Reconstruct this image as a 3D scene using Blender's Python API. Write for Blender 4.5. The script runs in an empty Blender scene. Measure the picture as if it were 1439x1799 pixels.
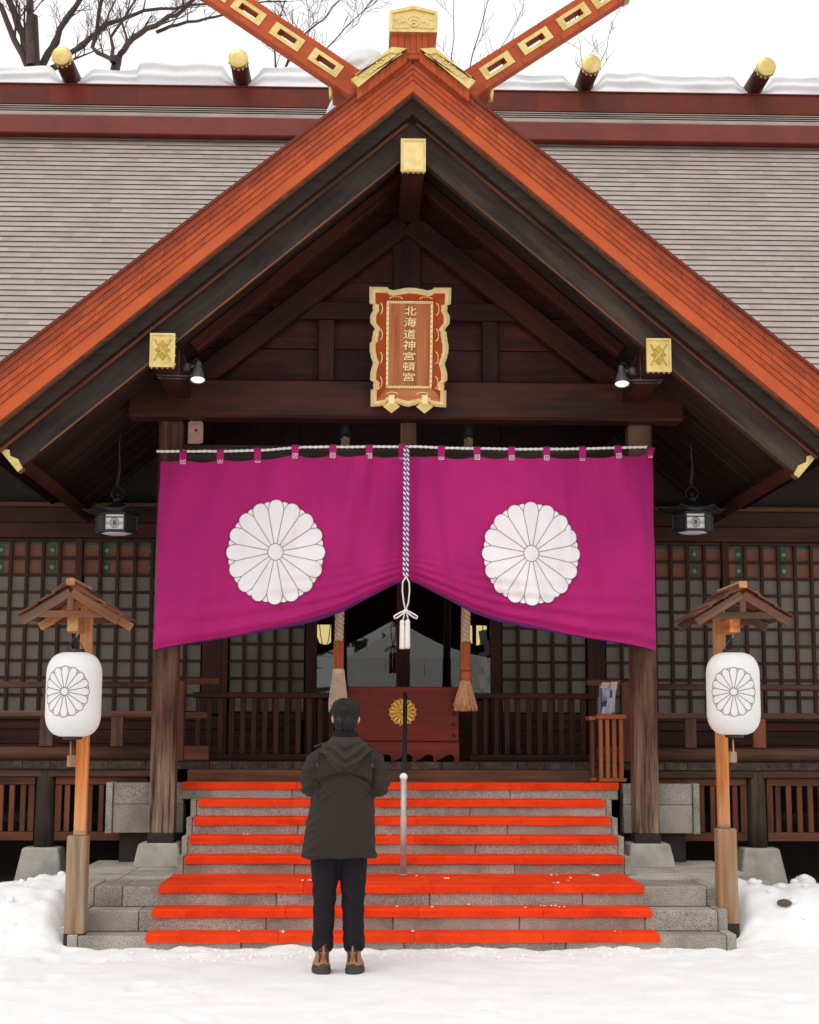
import bpy, bmesh, math, random
from mathutils import Vector, Matrix, noise
random.seed(7)
R = math.radians
sc = bpy.context.scene
col = sc.collection
# ------------------------------------------------------------------ camera
F_PX, IMG_W = 2750.0, 1439.0
YAW, PITCH, ROLL = R(1.7), math.atan(390 / 2750), R(0.17)
cam_f = Vector((math.sin(YAW) * math.cos(PITCH), math.cos(YAW) * math.cos(PITCH), math.sin(PITCH)))
r0 = Vector((math.cos(YAW), -math.sin(YAW), 0)); u0 = r0.cross(cam_f)
cam_r = r0 * math.cos(ROLL) + u0 * math.sin(ROLL); cam_u = u0 * math.cos(ROLL) - r0 * math.sin(ROLL)
cd = bpy.data.cameras.new('camera'); cam = bpy.data.objects.new('camera', cd); col.objects.link(cam)
cd.sensor_fit = 'HORIZONTAL'; cd.sensor_width = 36; cd.lens = 36 * F_PX / IMG_W
cd.clip_start = 0.1; cd.clip_end = 800
mw = Matrix.Identity(4)
for i in range(3):
    mw[i][0] = cam_r[i]; mw[i][1] = cam_u[i]; mw[i][2] = -cam_f[i]
mw.translation = (-0.37, 0, 1.47)
cam.matrix_world = mw
sc.camera = cam
# ------------------------------------------------------------------ sky, sun, exposure
SUN_EL, SUN_ROT = R(58), R(209)
wd = bpy.data.worlds.new('World'); sc.world = wd; wd.use_nodes = True
nt = wd.node_tree; nt.nodes.clear()
out = nt.nodes.new('ShaderNodeOutputWorld'); bg = nt.nodes.new('ShaderNodeBackground')
sky = nt.nodes.new('ShaderNodeTexSky'); sky.sky_type = 'NISHITA'; sky.sun_disc = False
sky.sun_elevation = SUN_EL; sky.sun_rotation = SUN_ROT; sky.air_density = 1.0; sky.dust_density = 4.0
hs = nt.nodes.new('ShaderNodeHueSaturation'); hs.inputs['Saturation'].default_value = 0.15
mx = nt.nodes.new('ShaderNodeMixRGB'); mx.inputs['Fac'].default_value = 0.85
mx.inputs['Color2'].default_value = (8.6, 8.5, 8.45, 1)          # an even overcast deck over the clear-sky model
nt.links.new(sky.outputs[0], hs.inputs['Color']); nt.links.new(hs.outputs[0], mx.inputs['Color1'])
nt.links.new(mx.outputs[0], bg.inputs['Color']); bg.inputs['Strength'].default_value = 0.12
nt.links.new(bg.outputs[0], out.inputs['Surface'])
sd = bpy.data.lights.new('sun', 'SUN'); sd.energy = 0.7; sd.angle = R(35); sd.color = (1.0, 0.96, 0.9)
so = bpy.data.objects.new('sun', sd); col.objects.link(so)
sdir = Vector((-0.30, -0.55, 1.0))                                # towards the sun: behind the camera, high
so.rotation_euler = sdir.to_track_quat('Z', 'Y').to_euler()
sc.view_settings.view_transform = 'Standard'; sc.view_settings.look = 'None'
sc.view_settings.exposure = 0.24; sc.view_settings.gamma = 1.0; sc.view_settings.use_curve_mapping = False
sc.cycles.use_denoising = True
sc.cycles.max_bounces = 8; sc.cycles.diffuse_bounces = 4; sc.cycles.glossy_bounces = 3
# ------------------------------------------------------------------ materials
MATS = {}
def _mat(name):
    m = bpy.data.materials.new(name); m.use_nodes = True
    t = m.node_tree; b = t.nodes['Principled BSDF']
    MATS[name] = m
    return m, t, b
def _coords(t, scale, rnd=True):
    tc = t.nodes.new('ShaderNodeTexCoord'); mp = t.nodes.new('ShaderNodeMapping')
    mp.inputs['Scale'].default_value = scale
    if rnd:
        oi = t.nodes.new('ShaderNodeObjectInfo'); ml = t.nodes.new('ShaderNodeVectorMath'); ml.operation = 'SCALE'
        cb = t.nodes.new('ShaderNodeCombineXYZ')
        for k in range(3): t.links.new(oi.outputs['Random'], cb.inputs[k])
        t.links.new(cb.outputs[0], ml.inputs[0]); ml.inputs['Scale'].default_value = 53.0
        ad = t.nodes.new('ShaderNodeVectorMath'); ad.operation = 'ADD'
        t.links.new(tc.outputs['Object'], ad.inputs[0]); t.links.new(ml.outputs[0], ad.inputs[1])
        t.links.new(ad.outputs[0], mp.inputs['Vector'])
    else:
        t.links.new(tc.outputs['Object'], mp.inputs['Vector'])
    return mp
def _noise(t, mp, scale, detail=5, rough=.6):
    n = t.nodes.new('ShaderNodeTexNoise'); n.inputs['Scale'].default_value = scale
    n.inputs['Detail'].default_value = detail; n.inputs['Roughness'].default_value = rough
    t.links.new(mp.outputs[0], n.inputs['Vector']); return n
def _ramp(t, src, stops):
    r = t.nodes.new('ShaderNodeValToRGB'); e = r.color_ramp.elements
    while len(e) < len(stops): e.new(0.5)
    for k, (p, c) in enumerate(stops):
        e[k].position = p; e[k].color = (*c, 1)
    t.links.new(src, r.inputs['Fac']); return r
def _mix(t, fac, a, b, mode='MIX'):
    m = t.nodes.new('ShaderNodeMixRGB'); m.blend_type = mode
    if isinstance(fac, (int, float)): m.inputs['Fac'].default_value = fac
    else: t.links.new(fac, m.inputs['Fac'])
    for s, v in (('Color1', a), ('Color2', b)):
        if isinstance(v, tuple): m.inputs[s].default_value = (*v, 1)
        else: t.links.new(v, m.inputs[s])
    return m
def _bump(t, b, src, strength, dist=.01):
    bp = t.nodes.new('ShaderNodeBump'); bp.inputs['Strength'].default_value = strength; bp.inputs['Distance'].default_value = dist
    t.links.new(src, bp.inputs['Height']); t.links.new(bp.outputs[0], b.inputs['Normal'])
WOODS = {  # dark grain, mid, light grain, patch colour, patch amount, roughness
    'beam':   ((.011,.0042,.0034), (.027,.0088,.0066), (.048,.016,.0115), (.085,.015,.009), .34, .52),
    'barge':  ((.0080,.0042,.0030), (.018,.0098,.0066), (.040,.024,.0165), (.105,.070,.050), .24, .50),
    'soffit': ((.011,.0070,.0055), (.027,.0170,.0125), (.046,.030,.022), (.060,.026,.017), .25, .65),
    'panel':  ((.016,.0048,.0040), (.040,.0098,.0075), (.072,.018,.0125), (.12,.027,.017), .30, .50),
    'door':   ((.016,.0056,.0036), (.036,.0120,.0075), (.060,.021,.0125), (.085,.020,.010), .30, .55),
    'pillar': ((.012,.0070,.0054), (.060,.023,.0145), (.150,.064,.040), (.22,.125,.082), .36, .75),
    'rail':   ((.030,.016,.0105), (.082,.043,.029), (.145,.080,.055), (.19,.065,.030), .35, .70),
    'grey':   ((.022,.0165,.0115), (.062,.047,.034), (.118,.092,.068), (.035,.025,.0185), .45, .85),
    'slat':   ((.034,.0135,.0085), (.098,.041,.025), (.165,.075,.049), (.24,.060,.022), .35, .70),
    'cedar':  ((.30,.085,.016), (.52,.175,.040), (.70,.30,.095), (.50,.33,.19), .42, .60),
    'stake':  ((.15,.098,.062), (.30,.205,.135), (.46,.35,.25), (.38,.17,.06), .36, .85),
    'roofwood': ((.034,.018,.012), (.092,.052,.034), (.17,.105,.072), (.25,.075,.028), .36, .80),
    'stand':  ((.19,.055,.016), (.33,.115,.038), (.45,.18,.070), (.36,.09,.025), .35, .50),
    'handle': ((.28,.060,.015), (.46,.125,.032), (.58,.19,.060), (.38,.08,.02), .30, .40),
    'redbox': ((.100,.012,.006), (.185,.021,.0095), (.25,.036,.015), (.135,.016,.008), .40, .45),
    'plaque': ((.30,.075,.025), (.48,.16,.055), (.60,.24,.10), (.40,.11,.035), .35, .35),
}
def wood(kind, axis='x'):
    key = f'wood_{kind}_{axis}'
    if key in MATS: return MATS[key]
    d, m_, l, p, pa, ro = WOODS[kind]
    m, t, b = _mat(key)
    s = {'x': (1.3, 22, 22), 'y': (22, 1.3, 22), 'z': (22, 22, 1.3)}[axis]
    mp = _coords(t, s); n = _noise(t, mp, 1.0, 7, .62)
    rp = _ramp(t, n.outputs['Fac'], [(.30, d), (.50, m_), (.72, l)])
    s2 = {'x': (1.1, 4, 4), 'y': (4, 1.1, 4), 'z': (4, 4, 1.1)}[axis]
    mp2 = _coords(t, s2); n2 = _noise(t, mp2, 1.0, 4, .6)
    r2 = _ramp(t, n2.outputs['Fac'], [(.42, (0, 0, 0)), (.70, (pa * 2,) * 3)])
    mxn = _mix(t, r2.outputs['Color'], rp.outputs['Color'], p)
    if kind in ('pillar', 'stake'):      # bleached, split grain creeping up from the foot
        tc = t.nodes.new('ShaderNodeTexCoord'); sx = t.nodes.new('ShaderNodeSeparateXYZ'); t.links.new(tc.outputs['Object'], sx.inputs[0])
        mr0 = t.nodes.new('ShaderNodeMapRange'); a_, b_ = (-1.76, -.75) if kind == 'pillar' else (-.5, .35)
        mr0.inputs['From Min'].default_value = a_; mr0.inputs['From Max'].default_value = b_; mr0.inputs['To Min'].default_value = .95; mr0.inputs['To Max'].default_value = 0
        t.links.new(sx.outputs['Z'], mr0.inputs['Value'])
        r3 = _ramp(t, n.outputs['Fac'], [(.40, (0, 0, 0)), (.62, (1, 1, 1))])
        mu = _mix(t, 1.0, r3.outputs['Color'], (1., 1., 1.), 'MULTIPLY'); t.links.new(mr0.outputs[0], mu.inputs['Color2'])
        mxn = _mix(t, mu.outputs[0], mxn.outputs[0], (.36, .25, .18) if kind == 'pillar' else (.42, .30, .20))
    oi = t.nodes.new('ShaderNodeObjectInfo')
    hv = t.nodes.new('ShaderNodeHueSaturation'); mr = t.nodes.new('ShaderNodeMapRange')
    mr.inputs['To Min'].default_value = .78; mr.inputs['To Max'].default_value = 1.22
    t.links.new(oi.outputs['Random'], mr.inputs['Value']); t.links.new(mr.outputs[0], hv.inputs['Value'])
    t.links.new(mxn.outputs[0], hv.inputs['Color']); t.links.new(hv.outputs[0], b.inputs['Base Color'])
    b.inputs['Roughness'].default_value = ro; b.inputs['Specular IOR Level'].default_value = .22
    _bump(t, b, n.outputs['Fac'], .35, .006)
    return m
def pm(name, c, rough=.6, metal=0., var=.15, scale=8., bump=.0, c2=None, rnd=True, val=0., detail=5, spec=None, bscale=None):
    """colour c varied by noise towards c2 (or darker), with optional relief"""
    if name in MATS: return MATS[name]
    m, t, b = _mat(name)
    mp = _coords(t, (1, 1, 1), rnd); n = _noise(t, mp, scale, detail)
    lo = tuple(x * (1 - var) for x in c) if c2 is None else c2
    rp = _ramp(t, n.outputs['Fac'], [(.35, lo), (.65, c)])
    src = rp.outputs['Color']
    if val:
        oi = t.nodes.new('ShaderNodeObjectInfo'); hv = t.nodes.new('ShaderNodeHueSaturation'); mr = t.nodes.new('ShaderNodeMapRange')
        mr.inputs['To Min'].default_value = 1 - val; mr.inputs['To Max'].default_value = 1 + val
        t.links.new(oi.outputs['Random'], mr.inputs['Value']); t.links.new(mr.outputs[0], hv.inputs['Value'])
        t.links.new(src, hv.inputs['Color']); src = hv.outputs[0]
    t.links.new(src, b.inputs['Base Color'])
    b.inputs['Roughness'].default_value = rough; b.inputs['Metallic'].default_value = metal
    if spec is not None: b.inputs['Specular IOR Level'].default_value = spec
    if bump:
        n3 = n if bscale is None else _noise(t, mp, bscale, 4)
        _bump(t, b, n3.outputs['Fac'], bump)
    return m
def granite(name, c, sp=.30):
    m, t, b = _mat(name)
    mp = _coords(t, (1, 1, 1)); n = _noise(t, mp, 150., 3, .7)
    rp = _ramp(t, n.outputs['Fac'], [(.36, tuple(x * .42 for x in c)), (.48, c), (.60, tuple(min(1, x * 1.55) for x in c))])
    n2 = _noise(t, mp, 2.2, 5, .65)
    r2 = _ramp(t, n2.outputs['Fac'], [(.38, (.66, .63, .60)), (.62, (1.08, 1.06, 1.04))])
    mm = _mix(t, 1.0, rp.outputs['Color'], r2.outputs['Color'], 'MULTIPLY')
    t.links.new(mm.outputs[0], b.inputs['Base Color']); b.inputs['Roughness'].default_value = .8
    _bump(t, b, n.outputs['Fac'], .25, .004)
    return m
granite('granite', (.31, .285, .25)); granite('paving', (.40, .375, .335))
pm('concrete', (.45, .425, .375), .9, var=.35, scale=5, bump=.3, bscale=60)
pm('copper', (.45, .076, .0165), .5, var=.3, scale=5, c2=(.32, .048, .0115), val=.08, bump=.12, bscale=20, spec=.3)
pm('copper_aged', (.36, .056, .0145), .5, var=.3, scale=4, c2=(.21, .034, .0115), val=.10, bump=.12, bscale=20, spec=.3)
pm('copper_fascia', (.50, .088, .019), .48, var=.2, scale=2.5, c2=(.41, .066, .0145), bump=.08, bscale=12, spec=.3)
pm('copper_dark', (.10, .026, .016), .5, var=.3, scale=2.2, c2=(.17, .024, .012), bump=.1, bscale=10, val=.05, spec=.25, detail=8)
pm('log_copper', (.075, .017, .011), .45, var=.4, scale=5, bump=.1, spec=.3)
pm('ridge_red', (.185, .020, .009), .5, var=.3, scale=2.5, c2=(.12, .014, .0075), bump=.1)
pm('roof_tile', (.40, .335, .295), .5, var=.2, scale=2.5, c2=(.30, .245, .215), val=.05, bump=.06, bscale=25)
pm('deck', (.02, .012, .008), .95, spec=.05)  # roof deck; also painted as shade under tiles and in ridge gaps
pm('gold', (.76, .59, .25), .36, metal=.85, var=.25, scale=9, c2=(.60, .44, .15), bump=.25, bscale=34)
pm('gold_pale', (.86, .68, .34), .42, metal=.6, var=.15, scale=12, c2=(.74, .54, .22))
pm('gold_leaf', (.98, .82, .46), .45, metal=.08, var=.15, scale=14, c2=(.92, .68, .28))
pm('gold_rich', (.85, .55, .13), .38, metal=.45, var=.2, scale=20, c2=(.66, .38, .06))
pm('gold_dark', (.52, .34, .06), .40, metal=.85, var=.3, scale=14)
pm('lacquer', (.46, .075, .016), .30, var=.2, scale=6)
pm('black_metal', (.018, .018, .018), .45, var=.3, scale=10)
pm('grey_metal', (.085, .085, .085), .55, metal=.3, var=.3, scale=12)
pm('steel', (.50, .485, .46), .5, metal=.35, var=.25, scale=9)
pm('white_plastic', (.82, .82, .80), .4, var=.05)
pm('rope_straw', (.74, .58, .40), .9, var=.15, scale=30)
pm('straw', (.80, .46, .23), .9, var=.35, scale=30, bump=.2)
pm('net_cord', (.82, .66, .50), .9, var=.2, scale=30)
pm('white_cord', (.86, .84, .80), .85, var=.12, scale=60, bump=.2)
pm('purple_cord', (.16, .07, .33), .8, var=.2, scale=40)
pm('grime_cord', (.58, .55, .50), .9, var=.4, scale=30)
pm('earth', (.10, .085, .065), .95, var=.4, scale=6, bump=.5)
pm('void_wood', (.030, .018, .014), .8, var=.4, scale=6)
pm('skin', (.62, .36, .27), .5, var=.1, scale=12)
pm('hair', (.0125, .0098, .0085), .60, var=.3, scale=40)
pm('hair_light', (.036, .028, .024), .60, var=.3, scale=40)
pm('sock', (.02, .02, .022), .9)
pm('shoe_brown', (.40, .165, .062), .65, var=.25, scale=25, bump=.2)
pm('shoe_dark', (.045, .038, .033), .7, var=.25, scale=20)
pm('bark', (.085, .050, .042), .9, var=.45, scale=6, bump=.5)
pm('stone', (.13, .10, .08), .9, var=.3, scale=20)
pm('paper_white', (.80, .78, .75), .8, var=.06)
pm('glass_grey', (.205, .178, .145), .55, var=.22, scale=1.1, c2=(.15, .130, .106), val=.10, spec=.25)
pm('blind_cloth', (.235, .085, .048), .7, var=.25, scale=7)
pm('green_braid', (.040, .105, .055), .7, var=.4, scale=18)
pm('pale_knot', (.22, .30, .20), .7)
pm('crest_line', (.16, .10, .11), .8, var=.1)
pm('lining', (.105, .012, .145), .85, var=.25, scale=9)
pm('plate_wood', (.50, .27, .22), .7, var=.3, scale=18)
pm('tent_cloth', (.72, .71, .68), .7, var=.06)
pm('evergreen', (.035, .055, .025), .8, var=.4, scale=3)
def cloth(name, c, c2, weave, rough=.85, sheen=.0, bump=.2):
    m, t, b = _mat(name)
    mp = _coords(t, (1, 1, 1)); n = _noise(t, mp, 1.6, 4)
    rp = _ramp(t, n.outputs['Fac'], [(.35, c2), (.65, c)])
    n2 = _noise(t, mp, weave, 2, .5)
    r2 = _ramp(t, n2.outputs['Fac'], [(.3, (.86,) * 3), (.7, (1.1,) * 3)])
    mm = _mix(t, 1.0, rp.outputs['Color'], r2.outputs['Color'], 'MULTIPLY')
    t.links.new(mm.outputs[0], b.inputs['Base Color']); b.inputs['Roughness'].default_value = rough
    b.inputs['Sheen Weight'].default_value = sheen; b.inputs['Specular IOR Level'].default_value = .2
    _bump(t, b, n2.outputs['Fac'], bump, .003)
cloth('curtain_cloth', (.44, .0160, .158), (.375, .0120, .142), 260, .85, .04)
pm('crest_cloth', (.86, .84, .85), .85, var=.05, scale=3, spec=.1)
cloth('coat_cloth', (.030, .0205, .0162), (.0235, .0165, .0135), 190, .78, .03)
cloth('hood_cloth', (.044, .032, .027), (.033, .024, .020), 190, .74, .03)
cloth('trouser_cloth', (.013, .0095, .013), (.009, .0075, .010), 200, .85, .0)
def snow_mat():
    m, t, b = _mat('snow')
    mp = _coords(t, (1, 1, 1), False)
    n = _noise(t, mp, 3.0, 8, .65); n2 = _noise(t, mp, 40., 4, .7)
    rp = _ramp(t, n.outputs['Fac'], [(.3, (.82, .82, .83)), (.6, (.90, .90, .90))])
    n4 = _noise(t, mp, 55., 2, .5)
    sp = _ramp(t, n4.outputs['Fac'], [(.235, (.42, .36, .31)), (.27, (1, 1, 1))])
    n5 = _noise(t, mp, 1.1, 3)
    k = _ramp(t, n5.outputs['Fac'], [(.45, (0, 0, 0)), (.6, (1, 1, 1))])
    spk = _mix(t, k.outputs['Color'], (1., 1., 1.), sp.outputs['Color'])
    mm = _mix(t, 1.0, rp.outputs['Color'], spk.outputs[0], 'MULTIPLY')
    t.links.new(mm.outputs[0], b.inputs['Base Color']); b.inputs['Roughness'].default_value = .6
    b.inputs['Specular IOR Level'].default_value = .25
    ad = t.nodes.new('ShaderNodeMath'); ad.operation = 'ADD'; t.links.new(n.outputs['Fac'], ad.inputs[0])
    mu = t.nodes.new('ShaderNodeMath'); mu.operation = 'MULTIPLY'; mu.inputs[1].default_value = .25
    t.links.new(n2.outputs['Fac'], mu.inputs[0]); t.links.new(mu.outputs[0], ad.inputs[1])
    _bump(t, b, ad.outputs[0], .5, .03)
def carpet_mat():
    m, t, b = _mat('carpet')
    mp = _coords(t, (1, 1, 1)); mps = _coords(t, (2.0, 9, 9))
    n = _noise(t, mp, 2.2, 8, .7); fib = _noise(t, mp, 240, 2, .6); st = _noise(t, mps, 1.4, 6, .65)
    a = _ramp(t, n.outputs['Fac'], [(.30, (.68, .038, .0095)), (.50, (.84, .058, .0125)), (.68, (.92, .074, .015))])
    f = _ramp(t, fib.outputs['Fac'], [(.3, (.80,) * 3), (.7, (1.12,) * 3)])
    g = _ramp(t, st.outputs['Fac'], [(.32, (.74, .72, .70)), (.48, (1, 1, 1))])
    w = _mix(t, 1., a.outputs['Color'], f.outputs['Color'], 'MULTIPLY'); w = _mix(t, .8, w.outputs[0], g.outputs['Color'], 'MULTIPLY')
    wn = _noise(t, mp, 9, 6, .75); k = _ramp(t, wn.outputs['Fac'], [(.62, (0, 0, 0)), (.80, (.22,) * 3)])
    w = _mix(t, k.outputs['Color'], w.outputs[0], (.80, .30, .20))
    t.links.new(w.outputs[0], b.inputs['Base Color']); b.inputs['Roughness'].default_value = .95; b.inputs['Specular IOR Level'].default_value = .06
    _bump(t, b, fib.outputs['Fac'], .6, .004)
carpet_mat()
snow_mat()
pm('shaded_snow', (.78, .78, .785), .7, var=.10, scale=2.2, bump=.5, bscale=9, rnd=False, c2=(.68, .68, .695))  # darker copy of the snow, grey shading put into its colour
def emit(name, c, s, base=(.8, .8, .8)):
    m, t, b = _mat(name)
    b.inputs['Base Color'].default_value = (*base, 1); b.inputs['Emission Color'].default_value = (*c, 1)
    b.inputs['Emission Strength'].default_value = s; b.inputs['Roughness'].default_value = .4
emit('lamp_glow', (1., .76, .34), 1.0, (.8, .7, .4)); emit('bulb_face', (1., .97, .92), .55, (.85, .85, .83))
def lantern_paper():
    m, t, b = _mat('lantern_paper')
    b.inputs['Base Color'].default_value = (.86, .855, .85, 1); b.inputs['Roughness'].default_value = .7
    mp = _coords(t, (1, 1, 1)); n = _noise(t, mp, 9, 4)
    wv = t.nodes.new('ShaderNodeTexWave'); wv.wave_type = 'BANDS'; wv.bands_direction = 'Z'; wv.inputs['Scale'].default_value = 26
    tc = t.nodes.new('ShaderNodeTexCoord'); t.links.new(tc.outputs['Object'], wv.inputs['Vector'])
    _bump(t, b, wv.outputs['Fac'], .10, .004)
    tr = t.nodes.new('ShaderNodeBsdfTranslucent'); tr.inputs['Color'].default_value = (.9, .89, .87, 1)
    ms = t.nodes.new('ShaderNodeMixShader'); ms.inputs[0].default_value = .25
    o = t.nodes['Material Output']; t.links.new(b.outputs[0], ms.inputs[1]); t.links.new(tr.outputs[0], ms.inputs[2])
    t.links.new(ms.outputs[0], o.inputs['Surface'])
lantern_paper()
def glass_mat():
    m, t, b = _mat('door_glass')
    tr = t.nodes.new('ShaderNodeBsdfTransparent'); tr.inputs['Color'].default_value = (.82, .84, .82, 1)
    gl = t.nodes.new('ShaderNodeBsdfGlossy'); gl.inputs['Roughness'].default_value = .012
    fr = t.nodes.new('ShaderNodeFresnel'); fr.inputs['IOR'].default_value = 1.75
    ms = t.nodes.new('ShaderNodeMixShader'); t.links.new(fr.outputs[0], ms.inputs[0])
    t.links.new(tr.outputs[0], ms.inputs[1]); t.links.new(gl.outputs[0], ms.inputs[2])
    t.links.new(ms.outputs[0], t.nodes['Material Output'].inputs['Surface'])
glass_mat()
pm('clear_plastic', (.16, .17, .18), .2, var=.1)
# ------------------------------------------------------------------ object helpers
WM = {}
def getmat(mat, dims=None):
    if mat in MATS: return MATS[mat]
    if mat in WOODS:
        ax = 'x' if dims is None else 'xyz'[max(range(3), key=lambda k: dims[k])]
        return wood(mat, ax)
    if mat[:-2] in WOODS: return wood(mat[:-2], mat[-1])
    raise KeyError(mat)
def link(name, me, parent=None, M=None):
    M = M or Matrix.Identity(4)
    o = bpy.data.objects.new(name, me); col.objects.link(o)
    if parent is not None:
        o.parent = parent; o.matrix_parent_inverse = WM[parent].inverted()
    o.matrix_basis = M; WM[o] = M.copy()
    return o
def tag(o, label, cat, group=None):
    o['label'] = label; o['category'] = cat
    if group: o['group'] = group
    return o
def thing(name, label, cat, loc=(0, 0, 0), group=None):
    return tag(link(name, None, None, Matrix.Translation(loc)), label, cat, group)
def struct(o): o['kind'] = 'structure'; return o
def stuff(o): o['kind'] = 'stuff'; return o
CACHE = {}
def boxmesh(dx, dy, dz, mat, bev):
    m = getmat(mat, (dx, dy, dz)); key = (round(dx, 4), round(dy, 4), round(dz, 4), m.name, bev)
    if key in CACHE: return CACHE[key]
    bm = bmesh.new(); bmesh.ops.create_cube(bm, size=1)
    bmesh.ops.scale(bm, vec=(dx, dy, dz), verts=bm.verts)
    if bev: bmesh.ops.bevel(bm, geom=bm.edges[:], offset=min(bev, .3 * min(dx, dy, dz)), segments=1, affect='EDGES', profile=.5)
    me = bpy.data.meshes.new('block'); bm.to_mesh(me); bm.free(); me.materials.append(m)
    CACHE[key] = me; return me
def box(name, parent, mat, x0, x1, y0, y1, z0, z1, bev=.004):
    me = boxmesh(x1 - x0, y1 - y0, z1 - z0, mat, bev)
    return link(name, me, parent, Matrix.Translation(((x0 + x1) / 2, (y0 + y1) / 2, (z0 + z1) / 2)))
def frame(p0, p1, up=(0, 0, 1)):
    p0, p1, up = Vector(p0), Vector(p1), Vector(up)
    x = (p1 - p0).normalized(); y = up.cross(x).normalized(); z = x.cross(y)
    M = Matrix.Identity(4)
    for i in range(3): M[i][0] = x[i]; M[i][1] = y[i]; M[i][2] = z[i]
    M.translation = (p0 + p1) / 2
    return M, (p1 - p0).length
def beam(name, parent, mat, p0, p1, w, h, up=(0, 0, 1), bev=.005):
    M, L = frame(p0, p1, up)
    m = mat if mat in MATS else mat
    me = boxmesh(L, w, h, m if m in MATS else m + '_x', bev)
    return link(name, me, parent, M)
class MB:
    def __init__(s): s.v = []; s.f = []
    def add(s, vs, fs):
        n = len(s.v); s.v += [tuple(v) for v in vs]; s.f += [tuple(i + n for i in f) for f in fs]
    def box(s, x0, x1, y0, y1, z0, z1):
        s.add([(x0,y0,z0),(x1,y0,z0),(x1,y1,z0),(x0,y1,z0),(x0,y0,z1),(x1,y0,z1),(x1,y1,z1),(x0,y1,z1)],
              [(0,3,2,1),(4,5,6,7),(0,1,5,4),(1,2,6,5),(2,3,7,6),(3,0,4,7)])
    def prism(s, poly, y0, y1):           # polygon in x,z extruded along y
        n = len(poly)
        vs = [(x, y0, z) for x, z in poly] + [(x, y1, z) for x, z in poly]
        fs = [tuple(range(n)), tuple(reversed(range(n, 2 * n)))] + [(i, i + n, (i + 1) % n + n, (i + 1) % n) for i in range(n)]
        s.add(vs, fs)
    def tube(s, pts, rad, n=8, caps=True):
        pts = [Vector(p) for p in pts]; k = len(pts)
        if not hasattr(rad, '__len__'): rad = [rad] * k
        t0 = (pts[1] - pts[0]).normalized(); a = Vector((0, 0, 1)) if abs(t0.z) < .9 else Vector((1, 0, 0))
        u = t0.cross(a).normalized(); rings = []
        for i in range(k):
            t = (pts[min(i + 1, k - 1)] - pts[max(i - 1, 0)]).normalized()
            u = (u - t * u.dot(t)).normalized(); w = t.cross(u)
            rings.append([pts[i] + (u * math.cos(2 * math.pi * j / n) + w * math.sin(2 * math.pi * j / n)) * rad[i] for j in range(n)])
        s.rings(rings, caps)
    def rings(s, rings, caps=True):
        n = len(rings[0]); vs = [p for r in rings for p in r]; fs = []
        for i in range(len(rings) - 1):
            for j in range(n):
                fs.append((i * n + j, i * n + (j + 1) % n, (i + 1) * n + (j + 1) % n, (i + 1) * n + j))
        if caps: fs += [tuple(reversed(range(n))), tuple(range((len(rings) - 1) * n, len(rings) * n))]
        s.add(vs, fs)
    def lathe(s, prof, c=(0, 0, 0), n=24, caps=True):     # (radius, z)
        s.rings([[(c[0] + r * math.cos(2 * math.pi * j / n), c[1] + r * math.sin(2 * math.pi * j / n), c[2] + z) for j in range(n)] for r, z in prof], caps)
    def grid(s, P):                        # rows of points
        n = len(P[0]); s.add([p for r in P for p in r],
            [(i * n + j, i * n + j + 1, (i + 1) * n + j + 1, (i + 1) * n + j) for i in range(len(P) - 1) for j in range(n - 1)])
    def mesh(s, name, mat, smooth=False, recalc=True):
        me = bpy.data.meshes.new(name); me.from_pydata(s.v, [], s.f)
        if recalc:
            bm = bmesh.new(); bm.from_mesh(me); bmesh.ops.recalc_face_normals(bm, faces=bm.faces); bm.to_mesh(me); bm.free()
        if mat: me.materials.append(getmat(mat))
        if smooth: me.polygons.foreach_set('use_smooth', [True] * len(me.polygons))
        return me
    def build(s, name, mat, parent=None, smooth=False, M=None, bev=0, origin=None, recalc=True):
        if origin is not None:
            o = Vector(origin); s.v = [tuple(Vector(v) - o) for v in s.v]; M = Matrix.Translation(o)
        me = s.mesh(name, mat, smooth, recalc)
        if bev:
            bm = bmesh.new(); bm.from_mesh(me)
            ed = [e for e in bm.edges if len(e.link_faces) == 2 and e.calc_face_angle() > .5]
            bmesh.ops.bevel(bm, geom=ed, offset=bev, segments=1, affect='EDGES', profile=.5); bm.to_mesh(me); bm.free()
        return link(name, me, parent, M)
def tube(name, parent, mat, pts, rad, n=8, smooth=True):
    m = MB(); m.tube(pts, rad, n); return m.build(name, mat, parent, smooth)
def lathe(name, parent, mat, prof, c, n=24, smooth=True):
    m = MB(); m.lathe(prof, (0, 0, 0), n); return m.build(name, mat, parent, smooth, M=Matrix.Translation(c))
def remesh(name, mb, mat, voxel, parent=None, smooth_it=6, disp=None):
    """several closed shapes fused into one continuous skin"""
    tmp = bpy.data.objects.new('tmp', mb.mesh('tmp', None)); col.objects.link(tmp)
    md = tmp.modifiers.new('r', 'REMESH'); md.mode = 'VOXEL'; md.voxel_size = voxel
    ms = tmp.modifiers.new('s', 'SMOOTH'); ms.iterations = smooth_it; ms.factor = .5
    dg = bpy.context.evaluated_depsgraph_get(); me = bpy.data.meshes.new_from_object(tmp.evaluated_get(dg))
    bpy.data.objects.remove(tmp)
    if disp:
        me.update(); nv = [v.normal.copy() for v in me.vertices]
        for v, nn in zip(me.vertices, nv): v.co += nn * disp(v.co, nn)
    me.materials.clear(); me.materials.append(getmat(mat))
    me.polygons.foreach_set('use_smooth', [True] * len(me.polygons))
    return link(name, me, parent)
def lerp(a, b, t): return a + (b - a) * t
def interp(tab, x):
    if x <= tab[0][0]: return tab[0][1]
    for (a, va), (b, vb) in zip(tab, tab[1:]):
        if x <= b: return lerp(va, vb, (x - a) / (b - a))
    return tab[-1][1]
def nz(x, y, z=0.): return noise.noise(Vector((x, y, z)))
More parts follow.
